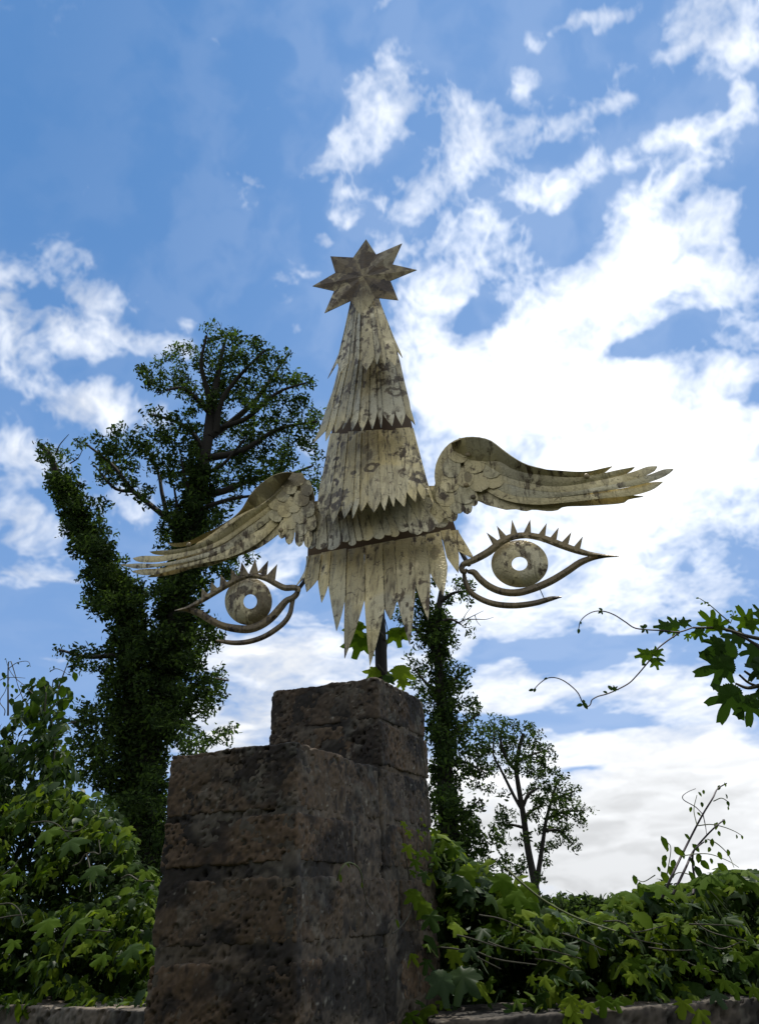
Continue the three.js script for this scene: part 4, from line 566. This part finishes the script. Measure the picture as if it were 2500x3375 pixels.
const c4 = crop(0, 2100, .572), c5 = crop(1300, 2600, .3632), c6 = crop(1850, 2550, .3935), c7 = crop(1700, 1950, .4843), c8 = crop(0, 2050, .2467);
{ // right: ivy and hop tumbling over the wall
  const root = thing('ivy_hedge', 'dense mound of ivy and hop leaves over the right hand wall', 'hedge', V(.9, 1.3, -2.9));
  const poly = [[1405, 2735], [1450, 2755], [1530, 2815], [1620, 2885], [1700, 2905], [1780, 2950], [1845, 3012], [1910, 3024], [2000, 3004], [2036, 2965], [2080, 2935], [2150, 2905], [2260, 2905], [2330, 2885], [2380, 2865], [2450, 2865], [2620, 2850], [2620, 3280], [2350, 3285], [2200, 3300], [2000, 3310], [1800, 3320], [1650, 3310], [1480, 3320], [1395, 3370], [1350, 3300], [1350, 3000], [1350, 2880]];
  const zf = (x, y) => -2.47 - .16 * clamp((3300 - y) / 400) - .22 * clamp((x - 1400) / 1100) - (y < 3000 ? .12 : 0);
  const dark = (x, y) => Math.min(1, (x < 1780 && y > 2980 ? .08 + .6 * step(1620, 1800, x) : 1), y > 3190 ? .35 : 1);
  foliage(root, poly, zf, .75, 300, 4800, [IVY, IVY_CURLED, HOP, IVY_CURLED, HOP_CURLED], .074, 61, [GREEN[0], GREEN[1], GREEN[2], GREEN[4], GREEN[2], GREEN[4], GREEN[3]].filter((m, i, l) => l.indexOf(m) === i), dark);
  const r = rng(8);
  for (let i = 0; i < 16; i++) { const x = 1450 + r() * 1000, y = 3010 + r() * 150, z = zf(x, y) + .02; stem(root, [at(x, y, z), at(x + 40 + 60 * r(), y + 30 * r(), z + .02), at(x + 120 + 80 * r(), y + 80 * r(), z + .01)], .0024, .0016, TWIG); }
  stem(root, [at(...c5([1010, 720]), -2.5), at(...c5([1150, 850]), -2.48), at(...c5([1350, 1010]), -2.48), at(...c5([1650, 1170]), -2.5), at(...c5([2000, 1290]), -2.52)], .0035, .0025, VINE);
  const big = [[600, 830, 210, HOP, 4], [700, 960, 200, HOP, 4], [660, 1690, 300, HOP, 4], [390, 1710, 260, HOP, 4], [720, 1450, 170, IVY, 4], [290, 1150, 210, IVY, 2], [170, 940, 150, HOP, 1], [250, 1050, 130, HOP, 0], [470, 480, 150, IVY, 1], [560, 540, 150, IVY, 0], [700, 760, 190, HOP, 1], [960, 820, 220, HOP, 0], [1080, 960, 230, HOP, 0], [1240, 900, 190, HOP, 1], [1130, 1420, 120, IVY, 2], [1580, 1650, 140, IVY, 4], [1320, 1710, 140, IVY, 3], [1220, 1700, 90, IVY, 3], [870, 1450, 90, IVY, 2], [1610, 1930, 170, IVY, 3], [1560, 2010, 140, IVY, 3]];
  for (const [x, y, s, g, m] of big) { const p = c5([x, y]), z = zf(...p) + .07; leafAt(root, g, GREEN[m], at(p[0], p[1] - s * .12, z), V((r() - .5) * .7, .55 + .5 * r(), .9), V((r() - .5) * 1.4, -1, .2), s * .3632 / F * -z * 1.15); }
  const hang = [[1020, 1900, 170, 3], [1180, 1990, 190, 3], [960, 1960, 90, 3], [600, 1690, 120, 3], [90, 1860, 150, 3], [220, 1930, 150, 3], [60, 2010, 150, 3], [350, 1880, 170, 0], [420, 1900, 120, 0], [1010, 1580, 130, 1], [1090, 1620, 120, 1], [1180, 1640, 110, 1], [1290, 1730, 150, 1], [1420, 1760, 150, 0], [1550, 1790, 130, 1], [1400, 1500, 120, 1], [1530, 1540, 150, 0], [830, 1620, 110, 4], [1230, 1830, 170, 4], [1210, 1490, 100, 2]];
  for (const [x, y, s, m] of hang) { const p = c6([x, y]), z = zf(...p) + .08; leafAt(root, IVY, GREEN[m], at(p[0], p[1] - s * .15, z), V((r() - .5) * .7, .5 + .4 * r(), .9), V((r() - .5) * 1.2, -1, .2), s * .3935 / F * -z * 1.15); }
  const rim = [[1420, 860, 200, HOP], [1560, 860, 180, HOP], [1240, 880, 220, HOP], [1080, 940, 190, HOP], [820, 960, 170, HOP], [580, 1020, 150, HOP], [470, 1040, 140, IVY], [650, 940, 90, IVY], [1500, 950, 200, HOP], [930, 960, 140, IVY], [400, 1120, 110, IVY], [600, 1200, 160, OVATE]];
  for (const [x, y, s, g] of rim) { const p = c6([x, y]), z = -2.72; leafAt(root, g, GREEN[Math.floor(r() * 2)], at(p[0], p[1] - s * .1, z), V((r() - .5) * .8, 1, .25 + .3 * r()), V((r() - .5) * 2, -.4, .8), s * .3935 / F * -z * 1.25); }
}
{ // twining shoots standing above the hedge
  const root = thing('twining_shoots', 'bare purplish shoots with few small leaves rising above the right hedge', 'climber', at(2250, 2950, -2.75)), z = -2.75;
  const lines = [[[840, 1040], [920, 860], [1000, 690], [1080, 530], [1180, 340], [1260, 210], [1310, 120], [1380, 80]], [[930, 1010], [1040, 780], [1100, 650], [1200, 530], [1290, 440], [1360, 385]], [[1100, 1010], [1110, 880], [1095, 760], [1110, 640], [1190, 570]], [[1180, 340], [1120, 280], [1020, 220], [1010, 190], [1060, 150], [1120, 125]], [[1182, 345], [1200, 430], [1212, 510]], [[1140, 435], [1250, 425], [1330, 440], [1460, 490], [1515, 525]], [[1220, 548], [1290, 580], [1370, 650], [1410, 710], [1440, 785]], [[1000, 690], [1150, 670], [1280, 685], [1400, 735], [1480, 785]], [[1130, 430], [1105, 300], [1130, 180]], [[780, 850], [680, 905], [620, 880]], [[920, 870], [970, 830], [1100, 860], [1250, 990], [1420, 1180]], [[880, 850], [910, 610], [870, 570]], [[1270, 230], [1340, 205], [1390, 240], [1395, 290]]];
  lines.forEach((l, i) => stem(root, l.map((p, j) => at(...c6(p), z + .03 * Math.sin(j * 1.7 + i))), i < 3 ? .0045 : .0018, i < 3 ? .0022 : .001, i < 5 ? PURPLE : VINE));
  const r = rng(12);
  for (const [x, y, s] of [[1025, 520, 46], [830, 555, 90], [940, 640, 70], [990, 655, 60], [880, 620, 40], [850, 740, 50], [870, 700, 55], [940, 740, 60], [900, 800, 70], [830, 850, 80], [600, 870, 60], [650, 940, 90], [1090, 610, 60], [1150, 690, 60], [1240, 630, 40], [1245, 720, 36], [1310, 670, 50], [1390, 650, 46], [1300, 780, 80], [1160, 750, 70], [1460, 520, 30], [1505, 525, 26], [1370, 180, 34], [1385, 240, 34], [1390, 285, 26], [1140, 165, 34], [1085, 290, 36], [1170, 250, 36], [1185, 145, 30], [1280, 430, 46], [1310, 490, 34], [1130, 335, 30], [1060, 720, 60], [1260, 560, 50], [1320, 110, 36], [1360, 85, 30], [1350, 395, 40], [1300, 420, 40], [1210, 560, 30], [800, 790, 34], [1110, 800, 80], [1060, 840, 70]])
    leafAt(root, OVATE, GREEN[Math.floor(r() * 3)], at(...c6([x, y - s * .4]), z + (r() - .5) * .06), V((r() - .5) * 1.6, .5, .8), V((r() - .5) * 1.6, -1, .3), s * .3935 / F * -z * 1.2);
}
{ // ivy that climbs the pillar's right face
  const n = V(PB.z, 0, -PB.x).negate(), p0 = pil(.012, 1.8, .5), root = thing('climbing_ivy', 'pale young ivy creeping up the right face of the pillar', 'ivy', p0.clone()), r = rng(14);
  const q = (x, y, o = .012) => onPlane(x, y, p0, n, o);
  for (const l of [[[1350, 2900], [1330, 2790], [1322, 2700]], [[1370, 2880], [1375, 2780], [1388, 2690]], [[1400, 2880], [1410, 2700], [1395, 2500], [1362, 2330]]]) stem(root, l.map((p) => q(p[0], p[1], .008)), .0018, .0012, TWIG);
  for (const [x, y, s, m] of [[75, 300, 80, 3], [120, 380, 90, 3], [110, 510, 150, 3], [215, 370, 50, 1], [230, 430, 60, 3], [270, 320, 40, 3], [240, 265, 40, 3], [270, 390, 50, 1], [330, 360, 120, 1], [170, 640, 130, 0], [150, 740, 80, 0], [250, 560, 110, 1], [340, 600, 120, 0], [390, 540, 90, 1], [380, 240, 90, 0], [260, 750, 130, 2], [200, 570, 90, 0], [420, 70, 50, 0]])
    leafAt(root, IVY, GREEN[m], at(...c5([x, y - s * .3]), -2.44 - .0004 * x), V(.5 + .4 * r(), .5, .8), V((r() - .5) * .7, -1, .1), s * .3632 / F * 2.5 * 1.15);
}
{ // a thin shoot looping over the pillar's right face
  const n = V(PB.z, 0, -PB.x).negate(), p0 = pil(.012, 1.7, .4), root = thing('vine_shoot', 'thin looping green vine shoot lying on the pillar face', 'vine', p0.clone()), f = crop(450, 2400, .6053), q = (p, o = .014) => onPlane(...f(p), p0, n, o);
  stem(root, [[1092, 830], [1108, 775], [1140, 735], [1190, 745], [1222, 790], [1230, 850]].map((p, i) => q(p, .014 + .02 * Math.sin(i * .6))), .0022, .0016);
  stem(root, [[1230, 850], [1250, 940], [1300, 1020]].map((p) => q(p)), .0014, .001, TWIG); stem(root, [[1390, 1118], [1440, 1080], [1490, 1000], [1505, 930]].map((p) => q(p, .02)), .002, .0016, TWIG);
  for (const [x, y, s, a] of [[1105, 800, 36, .1], [1140, 738, 26, .8], [1225, 845, 24, 0], [1410, 1050, 40, .3], [1500, 900, 110, 0], [1550, 970, 120, .2]]) leafAt(root, s > 60 ? HOP : LANCE, GREEN[1], q([x, y - s * .3], .02), V(.3, .5, .8), V(a, -1, .1), s * .6053 / F * 2.4 * 1.1);
}
{ // hop on the pole
  const root = thing('hop_vine', 'hop vine with bright lobed leaves twining round the sculpture pole', 'vine', S(1260, 2230, 0)), r = rng(18);
  const line = []; for (let i = 0; i <= 16; i++) { const y = 2235 - i * 17, a = i * .9; line.push(S(1258 + 15 * Math.cos(a) - i * .4, y, -.02 + .028 * Math.sin(a))); }
  stem(root, line, .003, .002, TWIG); stem(root, [S(1275, 2230, .01), S(1272, 2150, .01), S(1278, 2090, .012), S(1268, 2040, .012)], .0024, .0016, TWIG);
  for (const [x, y, s, m, tx, off] of [[600, 1000, 190, 1, -.5, -.06], [640, 1090, 270, 0, -.35, -.07], [890, 1050, 200, 1, .15, -.05], [940, 1060, 130, 1, .8, -.05], [760, 1400, 150, 3, -.9, .0], [930, 1365, 200, 3, .1, .02], [840, 1450, 110, 2, -.2, .05], [800, 1430, 90, 1, .5, -.04], [950, 1480, 110, 3, .1, .0]])
    leafAt(root, HOP, GREEN[m], S(...cC([x, y]), off), V((r() - .5) * .5, .35, .9), V(tx, -1, .1), s * .39346 / F * 2.95 * 1.05);
}
{ // fig branch reaching in from the right
  const z = -2.35, root = thing('fig_tree', 'fig branch with large deeply lobed leaves entering from the right edge', 'tree', V(2.2, 0, z)), r = rng(21), q = (p, dz = 0) => at(...c7(p), z + dz);
  stem(root, [V(2.2, 0, z), V(2.18, .9, z), V(2.05, 1.8, z), q([2100, 420]), q([1800, 340])], .05, .02, BARK, 'trunk');
  for (const l of [[[1800, 340], [1652, 320], [1560, 300], [1400, 252], [1200, 245]], [[1800, 345], [1700, 560], [1652, 640], [1580, 620], [1515, 565]], [[1720, 480], [1652, 380], [1580, 330], [1500, 290]], [[1652, 640], [1570, 655], [1490, 625]], [[1700, 560], [1600, 570], [1550, 540]]]) stem(root, l.map((p) => q(p)), .007, .0032, TWIG, 'branch');
  for (const [x, y, s, tx, ty, m] of [[1380, 265, 210, -.7, 1, 0], [1230, 240, 130, .2, -1, 2], [1420, 330, 190, -1, -.5, 2], [1500, 480, 330, -1, -.2, 2], [1520, 400, 280, -1, .0, 2], [1490, 620, 330, -.55, -1, 2], [1590, 690, 250, -.2, -1, 2], [1600, 260, 220, -.2, .6, 0], [1660, 200, 180, .2, .5, 2], [1640, 430, 260, .1, -1, 4], [1570, 320, 200, -.8, .2, 4], [1660, 640, 220, .2, -1, 4], [1560, 240, 180, .8, .3, 0], [1700, 320, 260, .4, -.2, 4], [1700, 500, 260, .3, -1, 4], [1640, 340, 220, -.4, -.8, 4], [1120, 230, 150, -1, .15, 2], [1080, 240, 90, -.3, -1, 0], [1160, 280, 70, .1, -1, 0], [1195, 270, 70, .2, -1, 1], [1340, 250, 170, .9, .4, 0]])
    leafAt(root, FIG, GREEN[m], q([x, y], (r() - .5) * .1), V((r() - .5) * .5, -.25 + .2 * r(), 1), V(tx, ty, -.15), s * .4843 / F * -z * .86);
}
{
  const z = -2.3, r = rng(22), q = (p, dz = 0) => at(...c7(p), z + dz);
  const make = (label, pts, leaves) => {
    const root = thing('vine_tendril', label, 'vine', q(pts[0])); stem(root, pts.map((p) => q(p)), .0026, .0014, PURPLE);
    for (const [x, y, s, tx, ty, g = OVATE, m = 2] of leaves) leafAt(root, g, GREEN[m], q([x, y], .004), V((r() - .5) * .4, .2, 1), V(tx, ty, 0), s * .4843 / F * -z * 1.1);
  };
  make('upper arching vine tendril hanging off the fig branch towards the right eye', [[1200, 245], [1100, 275], [1000, 265], [880, 258], [800, 245], [740, 205], [660, 155], [590, 133], [530, 135], [470, 165], [435, 205], [425, 250], [420, 282]],
    [[585, 132, 34, -.4, 1], [580, 134, 26, -1, -.4], [578, 134, 22, .2, -1], [875, 252, 44, .3, 1], [870, 255, 40, -.4, 1], [880, 258, 30, .4, -1], [872, 256, 30, -.6, -.6], [436, 200, 22, 0, -1], [425, 250, 34, -.2, -1], [1060, 240, 120, -.9, .2, HOP], [1110, 225, 90, .8, .3, HOP]]);
  make('lower vine tendril dipping in a long loop below the fig branch', [[1110, 280], [1020, 340], [950, 400], [920, 450], [880, 500], [820, 570], [770, 620], [700, 660], [620, 695], [550, 715], [512, 740], [504, 768], [482, 782], [455, 760], [420, 690], [370, 640], [310, 600], [260, 585], [215, 588], [165, 620], [130, 655], [122, 668], [95, 667]],
    [[930, 420, 120, -1, -.05, HOP, 0], [925, 430, 90, .3, .15, HOP, 0], [935, 445, 90, .1, -1, HOP, 0], [940, 455, 70, 1, -.3, LANCE, 2], [650, 675, 46, -.2, 1], [655, 670, 44, .6, .4, HOP], [620, 693, 30, -.5, .5], [462, 760, 30, .1, 1], [455, 768, 40, -1, -.1], [450, 752, 50, .7, -1], [215, 588, 26, -.9, -.1], [130, 655, 28, -.3, -.7], [122, 668, 34, -1, .05], [885, 495, 30, -.7, .1]]);
  const root = thing('vine_shoot', 'faint thin shoot with tiny buds above the fig leaves', 'vine', q([1440, 205])); stem(root, [[1460, 215], [1400, 165], [1320, 95], [1245, 45]].map((p) => q(p)), .0022, .001, VINE); stem(root, [[1460, 205], [1475, 160], [1470, 130]].map((p) => q(p)), .0012, .0008, VINE);
  for (const [x, y] of [[1245, 45], [1285, 65], [1310, 80], [1322, 90], [1345, 125], [1270, 75], [1470, 130], [1445, 130], [1490, 128], [1450, 160], [1508, 158]]) leafAt(root, OVATE, GREEN[1], q([x, y]), V(0, .2, 1), V((r() - .5) * 2, r() - .4, 0), 24 * .4843 / F * -z);
}
{ // left: shrub and vine hedge behind the wall
  const root = thing('shrub', 'loose tall shrub with upright twigs and oval leaves at left edge', 'shrub', at(100, 2700, -4.2)), r = rng(31);
  const poly = [[-120, 470], [60, 470], [110, 400], [185, 250], [240, 235], [300, 262], [385, 230], [412, 330], [372, 450], [345, 600], [395, 660], [430, 870], [300, 1010], [-120, 1010]].map(c4);
  foliage(root, poly, (x, y) => -3.9 - .0003 * (2900 - y), .7, 300, 900, [OVATE, OVATE, LANCE, IVY_CURLED], .072, 33, [GREEN[2], GREEN[4], GREEN[2], GREEN[0]], (x, y) => mix(.42, 1, step(2250, 2600, y)));
  for (const l of [[[150, 2350], [110, 1250], [130, 500], [230, 780]], [[560, 1700], [600, 1200], [610, 900], [520, 760]], [[720, 1900], [730, 1600], [690, 1300]], [[780, 900], [850, 700], [905, 555]]]) stem(root, l.slice(l.length > 3 ? 1 : 0).map((p) => at(...c8(p), -4.1)), .005, .002, TWIG, 'twig');
  for (const l of [[[440, 960], [330, 850], [200, 740], [120, 620], [80, 490]], [[120, 620], [230, 545], [380, 530], [410, 600]], [[60, 1250], [70, 1180], [0, 1060], [70, 930], [130, 740]], [[320, 1050], [240, 840], [200, 680]], [[200, 1030], [290, 930], [260, 890]], [[0, 780], [60, 750], [200, 740], [340, 750]], [[690, 650], [740, 625], [800, 635], [900, 690]]]) stem(root, l.map((p) => at(...c8(p), -4)), .0024, .0012, TWIG, 'twig');
  for (const [x, y, s] of [[40, 690, 70], [100, 725, 60], [50, 815, 60], [110, 845, 46], [165, 855, 50], [210, 905, 60], [300, 925, 60], [150, 970, 50], [155, 1040, 90], [205, 1080, 60], [300, 840, 34], [235, 550, 30], [260, 485, 28], [85, 490, 24], [400, 590, 34], [680, 612, 30], [720, 595, 34], [690, 650, 30], [990, 695, 110], [900, 760, 110], [735, 795, 80], [970, 955, 60], [980, 1010, 60], [940, 1125, 70], [880, 1230, 110], [870, 1570, 110], [880, 1650, 90], [790, 1640, 70], [920, 1730, 90], [850, 1810, 100], [470, 770, 110], [400, 870, 100], [560, 765, 90], [660, 855, 90]])
    leafAt(root, OVATE, GREEN[Math.floor(r() * 3)], at(...c8([x, y - s * .3]), -4), V((r() - .5) * 1.4, .5, .7), V((r() - .5) * 2, -.8, .2), s * .2467 / F * 4.3 * 1.2);
}
{
  const root = thing('vine_hedge', 'bright green tangled vine hedge behind the left wall', 'hedge', at(250, 3000, -3.7)), r = rng(41);
  const poly = [[-120, 860], [100, 880], [300, 850], [430, 872], [520, 920], [640, 890], [660, 960], [760, 1085], [780, 1250], [890, 1350], [900, 1700], [880, 2110], [-120, 2110]].map(c4);
  const zf = (x, y) => -3.18 - .55 * clamp((3300 - y) / 700) + .25 * clamp(x / 560);
  const hollow = (x, y) => { const a = (x - 120) / 150, b = (y - 2940) / 75, c = (x - 90) / 60, d = (y - 2780) / 60, e = (x - 330) / 120, g = (y - 3230) / 40; return Math.min(1, .12 + a * a + b * b, .3 + c * c + d * d, .3 + e * e + g * g); };
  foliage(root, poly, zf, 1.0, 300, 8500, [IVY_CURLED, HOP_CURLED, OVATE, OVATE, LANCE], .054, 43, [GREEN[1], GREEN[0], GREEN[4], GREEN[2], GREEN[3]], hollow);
  for (const l of [[[370, 1115], [430, 1120], [480, 1100], [510, 1075]], [[420, 1320], [460, 1300], [490, 1255], [540, 1240], [575, 1250], [570, 1170]], [[0, 1540], [60, 1535], [110, 1570], [140, 1650]], [[0, 1620], [80, 1605], [155, 1600]], [[360, 1810], [390, 1730], [440, 1695], [540, 1690], [640, 1700]], [[180, 1070], [270, 1062], [340, 1085], [400, 1160]], [[500, 1250], [520, 1340], [520, 1470]], [[700, 1390], [740, 1370], [800, 1400], [890, 1405]], [[20, 1370], [70, 1330], [120, 1270]]])
    stem(root, l.map((p) => at(...c4(p), zf(...c4(p)) + .06)), .0032, .002, TWIG);
  const dx = [[735, 1110, 90], [750, 1190, 80], [740, 1330, 90], [800, 1320, 70], [850, 1365, 100], [620, 1520, 90], [520, 1780, 110], [800, 1800, 130], [330, 1660, 150], [130, 1400, 120], [100, 1760, 110], [640, 1590, 100], [560, 1350, 130], [280, 1150, 150], [390, 1220, 160], [150, 1010, 110], [480, 1660, 160], [650, 1850, 120]];
  for (const [x, y, s] of dx) { const p = c4([x, y]), z = zf(...p) + .07; leafAt(root, s > 120 ? HOP : IVY, GREEN[Math.floor(r() * 4)], at(p[0], p[1] - s * .2, z), V((r() - .5) * .9, .8, .6), V((r() - .5) * 1.8, -.7, .4), s * .572 / F * -z * 1.1); }
}
{ // tall hedge added unseen behind the camera: shades pillar and plants, not the sculpture
  const root = thing('added_hedge', 'unseen tall hedge added behind the viewpoint to shade pillar and plants', 'hedge', V(0, 0, 1.2)), r = rng(91), list = [[], [], []], core = [];
  const line = new THREE.CatmullRomCurve3([V(-4.6, 0, -1.6), V(-3.6, 0, .2), V(-1.6, 0, 1.1), V(0, 0, 1.3), V(.4, 0, 1.28), V(.75, 0, 1.24)]), HT = 3.5;
  for (let i = 0; i < 15000; i++) { const p = line.getPointAt(r()), y = r() * HT, o = r() < .7 ? r() * .12 : r() * .7, d = p.clone().setY(0).sub(V(0, 0, -2)).normalize(), s = .09 + .07 * r(); p.addScaledVector(d, o).setY(y + .12 * r()); M4.compose(p.sub(root.position), Q.setFromEuler(new THREE.Euler(r() * T, r() * T, r() * T)), V(s, s, s)); list[i % 3].push(M4.clone()); }
  list.forEach((l, i) => copies('foliage', SPRAYS[i], TREE[i], l, root));
  for (let i = 0; i < 24; i++) { const p = line.getPointAt((i + .5) / 24), d = p.clone().sub(V(0, 0, -2)).normalize(); p.addScaledVector(d, .4); core.push(tube([p.clone(), p.clone().setY(HT * .5), p.clone().setY(HT - .2)], .34, .28, 8)); }
  part('stem', local(mergeGeometries(core), root), BARK, root);  // thick tubes that make the added hedge opaque
}
renderer.render(scene, camera);
